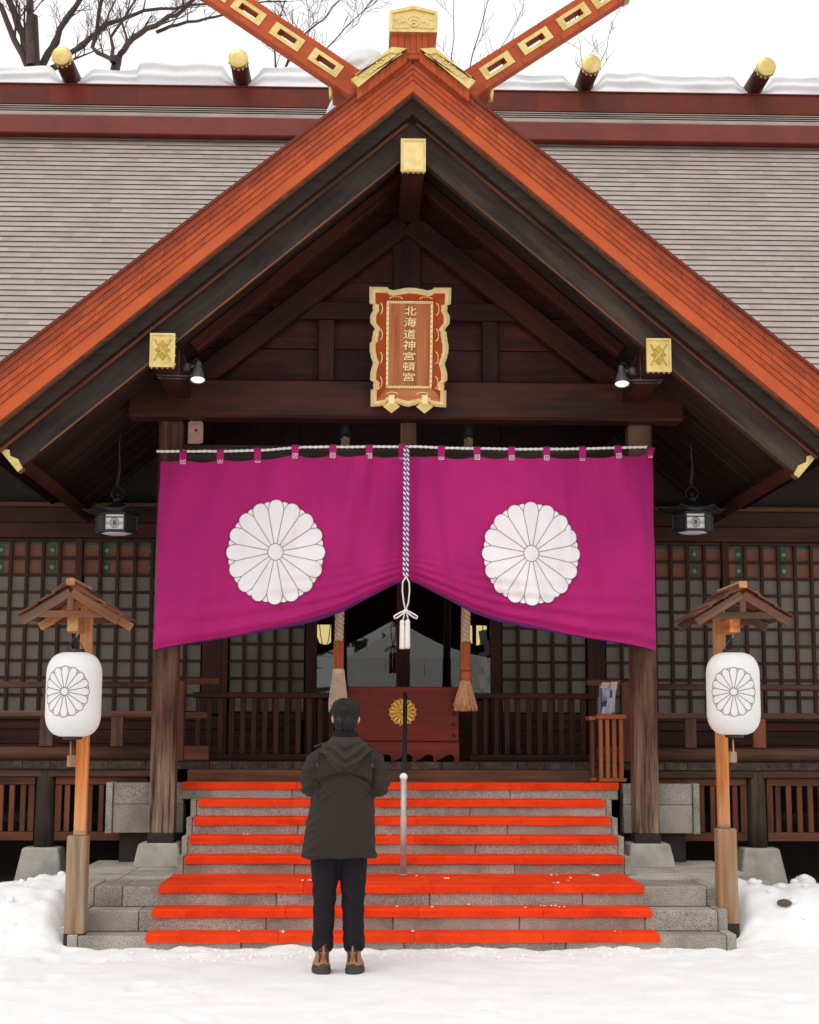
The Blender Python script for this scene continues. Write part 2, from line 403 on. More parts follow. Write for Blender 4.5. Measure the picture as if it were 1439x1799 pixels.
# ================================================================== the ground
STX = -0.07                                            # the stairs stand a little left of the porch axis
random.seed(77)
STEPS = []
for k in range(34):       # trodden tracks towards the stairs
    tx = random.uniform(-3.2, 3.4); ty = random.uniform(8.2, 10.7)
    if math.hypot(tx + .51, ty - 10.05) > .55: STEPS.append((tx, ty, random.uniform(-.5, .5), random.uniform(.006, .016)))
def tread(x, y):
    h = 0
    for tx, ty, a, dp in STEPS:
        dx, dy = x - tx, y - ty
        if abs(dx) > .3 or abs(dy) > .3: continue
        u = dx * math.cos(a) + dy * math.sin(a); v = -dx * math.sin(a) + dy * math.cos(a)
        q = (u / .060) ** 2 + (v / .15) ** 2
        h += -dp * math.exp(-q ** 2) + dp * .45 * math.exp(-((math.sqrt(q) - 1.35) / .25) ** 2)
    return h
def snow_h(x, y):
    h = tread(x, y) + .010 * nz(x * 11, y * 5, 1) * max(0, nz(x * .8, y * .8, 12)) + .015 * nz(x * 1.3, y * 1.3) + .010 * nz(x * 4, y * 4, 3)
    h += .022 * nz(x * 9, y * 9, 5) * max(0, min(1, (y - 10.4) / .5))
    # lip shovelled up against the first step
    if 10.5 < y < 11.6: h += (.004 + .034 * nz(x * 1.7, 2.2, 9) + .022 * nz(x * 6, 1.2)) * max(0, 1 - abs(y - 11.12) / .45)
    # heaps either side of the stairs
    l = max(0, min(1, (-2.36 - x) / .22)); l = l * l * (3 - 2 * l)
    yy = max(0, min(1, (y - 10.75) / 1.0)); yy = yy * yy * (3 - 2 * yy)
    fall = max(0, min(1, (13.15 - y) / .8))
    top = .32 + .09 * nz(x * 1.6, y * 1.6, 7) + .035 * nz(x * 5, y * 5, 2) + .05 * max(0, 1 - abs(x + 2.75) / .45)
    h += l * yy * fall * top
    r = max(0, min(1, (x - 2.26) / .22)); r = r * r * (3 - 2 * r)
    yr = max(0, min(1, (y - 11.05) / .9)); yr = yr * yr * (3 - 2 * yr)
    h += r * yr * fall * (.33 + .11 * nz(x * 1.9 + 5, y * 1.9, 7) + .05 * nz(x * 6, y * 6, 4))
    if y > 13.0: h -= min(.35, (y - 13.0) * .5)
    # trodden hollow round the visitor's boots
    d = math.hypot(x + .51, y - 10.05); h *= max(0, min(1, (d - .25) / .4)) if d < .65 else 1
    return h
def axis(fine0, fine1, step, far, lo, hi):
    a = []; x = fine0
    while x <= fine1 + 1e-6: a.append(x); x += step
    g = step
    while a[-1] < hi: g *= 1.35; a.append(min(hi, a[-1] + g))
    g = step; b = []
    x = fine0
    while x > lo: g *= 1.35; x = max(lo, x - g); b.append(x)
    return b[::-1] + a
xs = axis(-4.2, 4.4, .032, 0, -260, 260); ys = axis(7.8, 13.6, .032, 0, -260, 300)
m = MB(); m.grid([[(x, y, snow_h(x, y)) for x in xs] for y in ys])
g = struct(m.build('snow_ground', 'snow', None, True))
m = MB(); m.grid([[(x, y, .125 + .015 * nz(x * 2, y * 2)) for x in [i * .25 for i in range(-32, 33)]] for y in [13.0 + j * .25 for j in range(0, 36)]])
struct(m.build('earth_under_veranda', 'earth', None, True))
# crumbs of snow scattered on the heaps and in front of the steps
m = MB(); random.seed(3)
def lump(mb, c, r, seed, n=8, k=6, flat=.7):
    rg = []
    for i in range(k + 1):
        a = math.pi * (i / k - .5) * .98
        rg.append([(c[0] + r * math.cos(a) * math.cos(2 * math.pi * j / n) * (1 + .35 * nz(seed + j * .9, i * .8)),
                    c[1] + r * math.cos(a) * math.sin(2 * math.pi * j / n) * (1 + .35 * nz(seed + j * .9, i * .8, 4)),
                    c[2] + flat * r * math.sin(a) * (1 + .2 * nz(seed, i * .7, j * .7))) for j in range(n)])
    mb.rings(rg)
for i in range(230):
    if i < 110: x = random.uniform(-2.0, 1.8); y = random.uniform(10.6, 11.05); r = random.uniform(.006, .018)
    elif i < 170: x = random.uniform(2.3, 4.2); y = random.uniform(11.3, 13.2); r = random.uniform(.015, .05)
    else: x = random.uniform(-4.1, -2.4); y = random.uniform(10.9, 13.1); r = random.uniform(.01, .035)
    lump(m, (x, y, snow_h(x, y) + r * .25), r, i * 3.3)
stuff(m.build('snow_crumbs', 'snow', None, True))
m = MB(); lump(m, (0, 0, 0), .10, 5.2, 14, 10, .85)
o = tag(m.build('snow_block', 'snow', None, True, M=Matrix.Translation((3.43, 13.62, .20))), 'round grey lump of old snow lying in the dark under the right veranda', 'snow lump')
m = MB(); lump(m, (0, 0, 0), .055, 2.2, 10, 8, .5)
tag(m.build('stone', 'stone', None, True, M=Matrix.Translation((2.72, 11.62, snow_h(2.72, 11.62) + .01))), 'small dark stone half sunk in the snow heap on the right', 'stone')
# ================================================================== stone stairs
st = thing('stone_staircase', 'grey granite staircase of eight steps with a wide landing, climbing to the porch', 'stairs', (STX, 11.6, 0))
STEP = [  # name, half width, y front, y back, z bottom, z top, joints (fractions)
    (2.24, 11.10, 11.60, -.2, .090), (2.235, 11.34, 11.9, .092, .233), (2.215, 11.59, 12.15, .235, .376)]
for hw, y0, y1, z0, z1 in STEP:
    n = {.09: 4, .233: 5, .376: 4}[round(z1, 3)]
    off = {.09: .0, .233: .42, .376: .18}[round(z1, 3)]
    cuts = [-hw] + sorted(-hw + (k + off) * 2 * hw / n for k in range(0 if off else 1, n)) + [hw]
    for a, b in zip(cuts, cuts[1:]):
        if b - a > .03: box('step_block', st, 'granite', STX + a + .0025, STX + b - .0025, y0, y1, z0, z1, .006)
    for s in (-1, 1):    # thin side slab
        xa = STX + s * (hw + .004); xb = STX + s * (hw + .075)
        box('side_slab', st, 'granite', min(xa, xb), max(xa, xb), y0 + .02, y1, z0, z1 + .006, .006)
UP = [(12.50, .509), (12.80, .642), (13.10, .775), (13.40, .908), (13.70, 1.041)]
for i, (y0, z1) in enumerate(UP):
    hw = 1.725 if i < 4 else 1.88
    n = 3 if i % 2 else 4
    for k in range(n):
        a = STX * .4 + lerp(-hw, hw, k / n); b = STX * .4 + lerp(-hw, hw, (k + 1) / n)
        box('step_block', st, 'granite', a + .002, b - .002, y0, y0 + .6, z1 - .131, z1, .005)
    if i < 4:
        for s in (-1, 1):
            xa = STX * .4 + s * (hw + .003); xb = STX * .4 + s * (hw + .05)
            box('side_slab', st, 'granite', min(xa, xb), max(xa, xb), y0 + .005, y0 + .6, z1 - .131, z1 + .012, .004)
box('core', st, 'granite', -1.70, 1.65, 12.56, 13.95, .378, .505, 0)
box('core', st, 'granite', -1.70, 1.65, 13.12, 13.95, .506, .640, 0)
# landing slabs, wider towards the back, and the blocks either side of the top step
for a, b in ((-2.66, -2.2), (-2.2, -1.74), (1.70, 2.2), (2.2, 2.72)):
    for y0, y1 in ((12.16, 12.75), (12.75, 13.35), (13.35, 14.0)):
        if abs((a + b) / 2) > 2.2 and y0 < 12.2: y0 = 12.05 + (.12 if a < 0 else 0)
        box('paving_slab', st, 'paving', a + .003, b - .003, y0 + .003, y1 - .003, .22, .374, .006)
box('paving_slab', st, 'paving', -1.735, 1.695, 12.155, 12.50, .22, .373, .004)
for s in (-1, 1):
    xa, xb = (1.90, 2.50)
    for z0, z1 in ((.625, .865), (.868, 1.045)):
        a, b = (s * xa, s * xb) if s > 0 else (s * xb, s * xa)
        box('wing_block', st, 'granite', a, b, 13.72, 13.95, z0, z1, .005)
    a, b = (2.504, 2.56); a, b = (a, b) if s > 0 else (-b, -a)
    box('wing_slab', st, 'granite', a, b, 13.70, 13.95, .62, 1.05, .005)
    a, b = (1.80, 2.45) if s > 0 else (-2.45, -1.80)
    box('wing_footing', st, 'void_wood', a, b, 13.80, 13.98, .36, .622, 0)
# ------------------------------------------------------------------ carpets
ORD = ['lowest', 'second', 'landing', 'fourth', 'fifth', 'sixth', 'seventh', 'topmost']
LAB = ['red carpet strip on the lowest granite step, just above the snow', 'red carpet strip on the second step from the snow',
       'widest red carpet, covering the landing in the middle of the stairs', 'red carpet strip on the first step above the landing',
       'red carpet strip on the second step above the landing', 'red carpet strip on the third step above the landing',
       'red carpet strip on the fourth step above the landing', 'red carpet strip on the topmost step, between the two porch pillars']
CARP = [(11.10, .090, 1.775, .25), (11.34, .233, 1.765, .26), (11.59, .376, 1.755, .93), (12.50, .509, 1.715, .31),
        (12.80, .642, 1.715, .31), (13.10, .775, 1.715, .31), (13.40, .908, 1.715, .31), (13.70, 1.041, 1.885, .32)]
random.seed(11)
for i, (y0, z, hw, dep) in enumerate(CARP):
    cx = STX * (1 if i < 3 else .4)
    t = thing('stair_carpet', LAB[i], 'carpet', (cx, y0, z), 'red carpets on the steps')
    n = 4; off = random.uniform(-.15, .15)
    cuts = [-hw, -hw * .48 + off, hw * .05 + off, hw * .55 + off, hw]
    for a, b in zip(cuts, cuts[1:]):
        mb = MB(); th = .013; lip = .044; y = y0 - .004
        prof = [(y0 + dep, z + .001), (y0 + dep, z + th), (y - th * .3, z + th), (y - th, z + th * .35), (y - th, z - lip), (y, z - lip), (y, z + .001)]
        back = -.0
        def shr(yy): return 0
        L = cx + a + .0015; Rr = cx + b - .0015; k = len(prof); ns = 16
        vs = []; fs = []
        for q in range(ns + 1):
            xx = lerp(L, Rr, q / ns); wob = .004 * nz(xx * 2.6, i * 3.1) + .002 * nz(xx * 9, i * 2.3)
            for e, (yy, zz) in enumerate(prof):
                vs.append((xx, yy + (wob if e in (2, 3, 4) else 0) - (.003 * nz(xx * 4, i, 5) if e in (4, 5) else 0), zz + (.0035 * nz(xx * 5, yy * 6, i) if e in (1, 2) else 0) + (.006 * nz(xx * 3.3, i * 1.7, 8) if e in (4, 5) else 0)))
        for q in range(ns): fs += [(q * k + e, (q + 1) * k + e, (q + 1) * k + (e + 1) % k, q * k + (e + 1) % k) for e in range(k)]
        fs += [tuple(range(k)), tuple(reversed(range(ns * k, (ns + 1) * k)))]
        mb.add(vs, fs); mb.build('carpet_piece', 'carpet', t)
# flecks of snow dropped on the carpets
m = MB(); random.seed(5)
for i in range(30):
    j = random.choice([0, 0, 1, 1, 1, 2, 2, 2, 2, 2, 3, 4]); y0, z, hw, dep = CARP[j]
    x = random.uniform(-hw, hw) * .9; y = y0 + random.uniform(.0, dep * .8)
    for q in range(random.randint(1, 3)): lump(m, (x + random.uniform(-.03, .03), y + random.uniform(-.02, .02), z + .021), random.uniform(.004, .011), i + q, 6, 4, .5)
stuff(m.build('snow_flecks', 'snow', None, True))
# ================================================================== main hall
hall = thing('main_hall', 'wide wooden shrine hall with a grey tiled roof and red ridge behind the porch', 'building', (0, 15.6, 0))
YW = 15.6
def wallbox(name, mat, x0, x1, z0, z1, y0=YW, y1=YW + .12, par=hall, bev=.004): return box(name, par, mat, x0, x1, y0, y1, z0, z1, bev)
for s in (-1, 1):
    a, b = (-7.5, -1.02) if s < 0 else (1.02, 7.5)
    wallbox('head_rail', 'rail', a, b, 3.705, 3.745, YW - .10)
    wallbox('lintel', 'door', a, b, 3.545, 3.703, YW - .03)
    wallbox('head_beam', 'panel', a, b, 3.395, 3.542, YW - .06)
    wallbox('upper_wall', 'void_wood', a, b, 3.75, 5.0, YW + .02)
    for k in range(3):
        z0 = 1.225 + k * .14
        wallbox('wall_board', 'beam', a, b, z0 + .002, z0 + .138, YW + .02 - k * .001)
wallbox('head_beam', 'panel', -1.015, 1.015, 3.40, 3.745, YW - .03)
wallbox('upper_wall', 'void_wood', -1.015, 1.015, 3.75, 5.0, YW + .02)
PIT, CELL, TOPZ = .1675, .169, 3.363
def screen(x0, x1, label=None):
    p = box('lattice_screen', hall, 'door', x0, x1, YW - .01, YW + .03, 1.60, 1.672, .004)       # bottom rail carries the screen
    box('top_rail', p, 'door', x0, x1, YW - .012, YW + .03, TOPZ, TOPZ + .03, .003)
    n = round((x1 - x0) / PIT); pit = (x1 - x0) / n
    for k in range(1, n): 
        xc = x0 + k * pit
        box('lattice_bar', p, 'door', xc - .016, xc + .016, YW - .012, YW + .018, 1.672, TOPZ, .002)
    for k in range(1, 10):
        zc = TOPZ - k * CELL
        box('lattice_rail', p, 'door', x0, x1, YW - .004, YW + .018, zc - .013, zc + .013, .002)
    for k in range(n):
        for q in range(2, 10):
            xa = x0 + k * pit; za = TOPZ - (q + 1) * CELL
            if za < 1.66: za = 1.672
            box('pane', p, 'glass_grey', xa + .0161, xa + pit - .0161, YW + .020, YW + .024, za + .013, TOPZ - q * CELL - .013, 0)
    # cloth valance hung behind the two top rows
    v = box('blind_valance', hall, 'blind_cloth', x0, x1, YW + .030, YW + .036, TOPZ - 2 * CELL - .01, TOPZ - .03, 0)
    box('top_band', v, 'green_braid', x0, x1, YW + .029, YW + .0361, TOPZ - .029, TOPZ, 0)
    return p
def stile(x0, x1, z0=1.225, z1=3.394): return wallbox('door_stile', 'door', x0, x1, z0, z1, YW - .03, YW + .03)
screen(-5.0, -3.232); screen(-3.160, -1.96); screen(-1.70, -.935)
screen(1.01, 1.87); screen(2.05, 3.240); screen(3.314, 5.0)
for a, b in ((-3.230, -3.162), (-.932, -.822), (.905, 1.008), (3.242, 3.312), (-1.76, -1.702), (1.872, 1.93)): stile(a, b)
for a, b in ((-1.958, -1.762), (1.932, 2.048)): wallbox('wall_board', 'beam', a, b, 1.66, 3.394, YW - .005)
for xc in (-3.47, -2.93, -2.48, -3.98, 2.31, 2.97, 3.42, 3.88):
    v = box('hanging_braid', hall, 'green_braid', xc - .032, xc + .032, YW + .0255, YW + .029, TOPZ - 2 * CELL - .02, TOPZ - .001, 0)
    for zc in (TOPZ - .085, TOPZ - .255):
        mb = MB(); mb.lathe([(.001, -.003), (.026, -.002), (.020, .004), (.001, .005)], n=10)
        mb.build('braid_knot', 'pale_knot', v, True, M=Matrix.Translation((xc, YW + .0245, zc)) @ Matrix.Rotation(R(90), 4, 'X'))
# central glazed doors
wallbox('door_post', 'door', -.032, .10, 1.225, 3.394, YW - .05, YW + .05)
for a, b in ((-.820, -.034), (.102, .903)):
    box('door_pane', hall, 'door_glass', a, b, YW + .0, YW + .006, 1.80, 3.39, 0)
    wallbox('door_panel', 'door', a, b, 1.225, 1.798, YW - .01, YW + .03)
    xm = -.665 if a < 0 else .745
    wallbox('door_bar', 'void_wood', xm - .02, xm + .02, 1.80, 3.39, YW + .02, YW + .045)
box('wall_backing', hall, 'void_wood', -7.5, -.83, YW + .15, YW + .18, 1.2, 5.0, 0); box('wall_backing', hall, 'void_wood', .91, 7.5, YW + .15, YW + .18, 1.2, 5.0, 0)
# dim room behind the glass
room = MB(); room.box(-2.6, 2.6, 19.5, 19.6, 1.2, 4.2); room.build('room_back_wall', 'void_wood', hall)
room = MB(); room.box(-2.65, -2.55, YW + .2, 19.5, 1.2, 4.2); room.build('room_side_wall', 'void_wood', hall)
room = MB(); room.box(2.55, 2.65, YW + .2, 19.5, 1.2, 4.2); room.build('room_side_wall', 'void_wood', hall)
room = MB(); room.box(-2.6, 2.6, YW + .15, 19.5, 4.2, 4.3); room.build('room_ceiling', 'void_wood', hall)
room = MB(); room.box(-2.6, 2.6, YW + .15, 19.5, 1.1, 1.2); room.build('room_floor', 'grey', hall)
# --- main roof: courses of copper tiles
SL = 1.10; ang = math.atan(SL); ca, sa = math.cos(ang), math.sin(ang)
def roof_z(y): return 4.2 + SL * (y - 14.3)
def porch_out(x): return 6.864 - .8186 * abs(x)
roof = MB()
for s in (-1, 1):
    P = []
    for k in range(0, 12):
        y = lerp(14.35, 18.3, k / 11); z = roof_z(y) - .05
        xb = max(0.0, (6.864 - z) / .8186 - .25) if z < 6.86 else 0
        P.append([(s * xb, y, z), (s * 7.6, y, z)])
    roof.grid(P)
main_roof = roof.build('main_roof', 'deck', hall)
TL = .111; TW = .55
def tile_mesh(w):
    key = ('tile', round(w, 3))
    if key in CACHE: return CACHE[key]
    mb = MB(); up = .0155; th = .0045; L = TL + .03
    vs = []
    for x in (-w / 2 + .0006, w / 2 - .0006):
        vs += [(x, 0, up), (x, 0, up + th), (x, L, th), (x, L, 0)]
    mb.add(vs, [(0, 4, 5, 1), (1, 5, 6, 2), (2, 6, 7, 3), (3, 7, 4, 0), (0, 1, 2, 3), (4, 7, 6, 5)])
    me = mb.mesh('tile', 'roof_tile', recalc=False); me.materials.append(MATS['deck'])
    me.polygons[0].material_index = 1; me.polygons[3].material_index = 1; CACHE[key] = me; return me  # butt and underside darkened: shadow line below each tile painted in
rest = MB(); cand = []
Mr = Matrix.Rotation(ang, 4, 'X')
nrow = int((18.3 - 14.4) / (TL * ca))
for k in range(nrow + 1):
    y = 14.4 + k * TL * ca; z = roof_z(y)
    xb = max(0.0, (6.864 - z) / .8186 - .28)
    for s in (-1, 1):
        x = xb - ((k * .37) % 1) * TW
        while x < 7.4:
            x0 = max(x, xb - .02); x1 = min(x + TW, 7.45); x += TW
            if x1 - x0 < .04: continue
            xc = s * (x0 + x1) / 2
            # seen from the camera if inside the picture and clear of the porch edge
            dx, dy, dz = xc + .37, y, z - 1.47
            kk = dx * cam_f.x + dy * cam_f.y + dz * cam_f.z
            px = 719.5 + F_PX * (dx * cam_r.x + dy * cam_r.y + dz * cam_r.z) / kk
            py = 899.5 - F_PX * (dx * cam_u.x + dy * cam_u.y + dz * cam_u.z) / kk
            edge = 172 + (abs(px - 727) - 102) * .775
            vis = -30 < px < 1470 and py < edge and py > 180
            cand.append((-(x1 - x0) / kk if vis else 9, xc, y, z, x1 - x0))
cand.sort(key=lambda c: c[0])
for i, (a, xc, y, z, w) in enumerate(cand):
    M = Matrix.Translation((xc, y, z)) @ Mr
    if i < 300 and a < 9: link('roof_tile', tile_mesh(w), main_roof, M)
    else:
        me = tile_mesh(w); rest.add([M @ v.co for v in me.vertices], [tuple(p.vertices) for p in me.polygons])
fld = stuff(rest.build('roof_tile_field', 'roof_tile', main_roof, recalc=False))
fld.data.materials.append(MATS['deck']); fld.data.polygons.foreach_set('material_index', [1 if i % 6 in (0, 3) else 0 for i in range(len(fld.data.polygons))])  # same painted shadow lines for the merged tiles
# box ridge
RB = 8.735
rb = box('ridge', hall, 'ridge_red', -7.6, 7.6, 18.16, 19.4, RB - .10, RB + .128, .01)
for k in range(4):
    box('ridge_course', rb, 'roof_tile', -7.6, 7.6, 18.20 + k * .10, 18.9, RB + .140 + k * .068, RB + .188 + k * .068, .003)
    box('ridge_gap_shade', rb, 'deck', -7.6, 7.6, 18.215 + k * .10, 18.88, RB + .1885 + k * .068, RB + .2075 + k * .068, 0)  # dark strip painting the shade in the gap between courses
box('ridge_core', rb, 'deck', -7.6, 7.6, 18.56, 19.3, RB + .129, RB + .405, 0)
xp = -7.6
while xp < 7.5:
    w = .55; box('ridge_panel', rb, 'copper_dark', xp + .0004, xp + w - .0004, 18.55, 19.4, RB + .408, RB + .672, 0); xp += w
box('ridge_cap', rb, 'ridge_red', -7.6, 7.6, 18.53, 19.45, RB + .674, RB + .690, .004)
RT = RB + .690; LY = 18.0; LZ = RT + .112
LOGX = (-4.04, -1.92, 2.36, 4.50)
for i, xc in enumerate(LOGX):
    mb = MB(); n = 20
    mb.rings([[(xc + r * math.cos(2 * math.pi * j / n), y, LZ + r * math.sin(2 * math.pi * j / n)) for j in range(n)] for y, r in ((LY, .104), (LY + .5, .112), (LY + 1.0, .118), (LY + 2.0, .110))])
    lg = mb.build('ridge_log', 'log_copper', hall, True)
    mb = MB(); mb.rings([[(xc + r * math.cos(2 * math.pi * j / n), y, LZ + r * math.sin(2 * math.pi * j / n)) for j in range(n)] for y, r in ((LY + .055, .112), (LY + .05, .118), (LY - .012, .119), (LY - .020, .112), (LY - .026, .07), (LY - .028, .001))])
    mb.build('gold_cap', 'gold', lg, True)
    for q in range(7):
        a = -math.pi * (q + .5) / 7; mb = MB(); lump(mb, (xc + .116 * math.cos(a), LY + .058, LZ + .116 * math.sin(a)), .015, 1, 6, 4, 1); mb.build('gold_stud', 'gold', lg, True)
# eave of the main roof either side of the porch
for s in (-1, 1):
    a, b = (-7.6, -3.05) if s < 0 else (3.05, 7.6)
    box('eave_fascia', hall, 'copper_dark', a, b, 14.30, 14.36, roof_z(14.33) - .16, roof_z(14.33) - .02)
    for k in range(6):
        y0 = 14.36 + k * .23; box('eave_board', hall, 'soffit', a, b, y0 + .002, y0 + .228, 4.10 + k * .02, 4.13 + k * .02, .003)
# ------------------------------------------------------------------ snow on the roof
m = MB(); rg = []
for i in range(0, 460):
    x = -7.6 + i * 15.2 / 459
    th = (.37 if x < 0 else .31) + .06 * nz(x * .9, 1.1) + .04 * nz(x * 3.1, 5.1)
    if x < -3.2: th -= .09
    for lx in LOGX:       # melted hollows beside the logs
        d = abs(x - lx); th *= 1 - .80 * max(0, 1 - (d / .26) ** 2)
    r_ = []
    for j in range(26):
        t = j / 25
        if t < .4:        # layered front face
            q = t / .4; yy = 18.58 + .05 * q + .022 * math.sin(q * 11 + 2 * nz(x * .6, 3)) + .03 * nz(x * 2.2, q * 2, 6); zz = RT + .003 + th * (.12 + .72 * q) * (q > 0)
        else:
            q = (t - .4) / .6; yy = 18.63 + .85 * q; zz = RT + .003 + th * (.84 + .20 * math.sin(math.pi * min(1, q * 1.05)) ** .6 if q < .95 else 0) + .025 * nz(x * 3, q * 3, 8)
        r_.append((x, yy, zz))
    rg.append(r_)
m.grid(rg)
stuff(m.build('ridge_snow', 'shaded_snow', None, True))  # shading is in the grey snow colour
# ================================================================== entrance porch
porch = thing('entrance_porch', 'gabled wooden porch on two weathered pillars, edged with an orange copper bargeboard', 'porch', (0, 13.45, .37))
YG = 11.9
def zo(x): return 6.864 - .8186 * abs(x)
def zi(x): return 6.554 - .8546 * abs(x)
XE = 3.46
fascia_parts = {}
for s in (-1, 1):
    # plain lower band of the copper edge
    mb = MB(); f0 = .70
    def zz(x, f): return lerp(zo(x), zi(x), f)
    mb.prism([(0, zz(0, f0)), (s * XE, zz(XE, f0)), (s * XE, zi(XE)), (0, zi(0))], YG + .005, YG + .20)
    fa = mb.build('copper_edge', 'copper_fascia', porch)
    fascia_parts[s] = fa
    mb = MB(); mb.prism([(0, zi(0) + .0), (s * XE, zi(XE)), (s * XE, zi(XE) - .018), (0, zi(0) - .018)], YG + .03, YG + .22); mb.build('drip_edge', 'roofwood', fa)
    mb = MB(); mb.prism([(s * .46, zo(.46) + .03), (s * XE, zo(XE) + .03), (s * XE, zo(XE) + .001), (s * .46, zo(.46) + .001)], YG - .06, YG + .2); mb.build('top_flashing', 'copper_dark', fa)
    random.seed(20 + s)
    for c in range(5):
        fa0, fa1 = f0 * c / 5, f0 * (c + 1) / 5
        x = -random.uniform(0, .15) + (c % 2) * .08
        yf = YG - .040 + c * .0085
        while x < XE:
            w = random.uniform(.145, .185); a = max(x, 0); b = min(x + w, XE); x += w
            if b - a < .02: continue
            g_ = .0007
            mb = MB(); mb.prism([(s * (a + g_), zz(a, fa0)), (s * (b - g_), zz(b, fa0)), (s * (b - g_), zz(b, fa1) + .003), (s * (a + g_), zz(a, fa1) + .003)],
                                yf + random.uniform(0, .0016), YG + .19)
            mb.build('copper_shingle', 'copper_aged' if c < 2 else 'copper', fa, origin=(s * (a + b) / 2, yf, zz((a + b) / 2, fa0)))
    # roof slab above
    mb = MB(); mb.prism([(0, zo(0) - .02), (s * XE, zo(XE) - .02), (s * XE, zi(XE) + .12), (0, zi(0) + .12)], YG + .205, 17.3); mb.build('roof_slab', 'deck', porch)
    mb = MB()
    k = 0
    while k * .17 < 4.4:
        t0 = k * .17; x0 = t0 * .7738; x1 = (t0 + .17) * .7738
        mb.prism([(s * x0, zo(x0) + .04), (s * x1, zo(x1) + .012), (s * x1, zo(x1) - .002), (s * x0, zo(x0) - .002)], YG - .03, 17.2) if x1 <= XE + .02 else None
        k += 1
    stuff(mb.build('porch_roof_tiles', 'roof_tile', porch))
    # dark inner board, then the wide bargeboard
    mb = MB(); mb.prism([(0, zi(0) - .02), (s * 3.34, zi(3.34) - .02), (s * 3.34, zi(3.34) - .15), (0, zi(0) - .15)], YG + .10, YG + .24)
    mb.build('barge_liner', 'soffit_x', porch)
# boards are modelled lying along x and turned into place so that their grain follows the slope
SLI = math.atan(.8546)
def slope_board(name, mat, s, d_top, width, y0, y1, x0=0., x1=3.3, parent=porch, bev=.006, plumb=True):
    """board following the inner slope; d_top = vertical distance of its top edge below the copper edge"""
    L = (x1 - x0) / math.cos(SLI)
    h = width * math.cos(SLI)
    mb = MB()
    if plumb:   # plumb cut at the ridge end
        t = math.tan(SLI) * h
        mb.prism([(0, 0), (L, 0), (L, -h), (-t if x0 == 0 else 0, -h)], y0, y1)
    else: mb.prism([(0, 0), (L, 0), (L, -h), (0, -h)], y0, y1)
    if s < 0: mb.v = [(-x, y, z) for x, y, z in mb.v]
    ym = (y0 + y1) / 2; mb.v = [(x, y - ym, z) for x, y, z in mb.v]
    if plumb and x0 == 0: mb.v = [((max(0, x) if s > 0 else min(0, x)) if abs(x) < 1e-9 else x, y, z) for x, y, z in mb.v]
    M = Matrix.Translation((s * x0, ym, zi(x0) - d_top)) @ Matrix.Rotation(s * SLI, 4, 'Y')
    return mb.build(name, mat + '_x', parent, M=M, bev=bev)
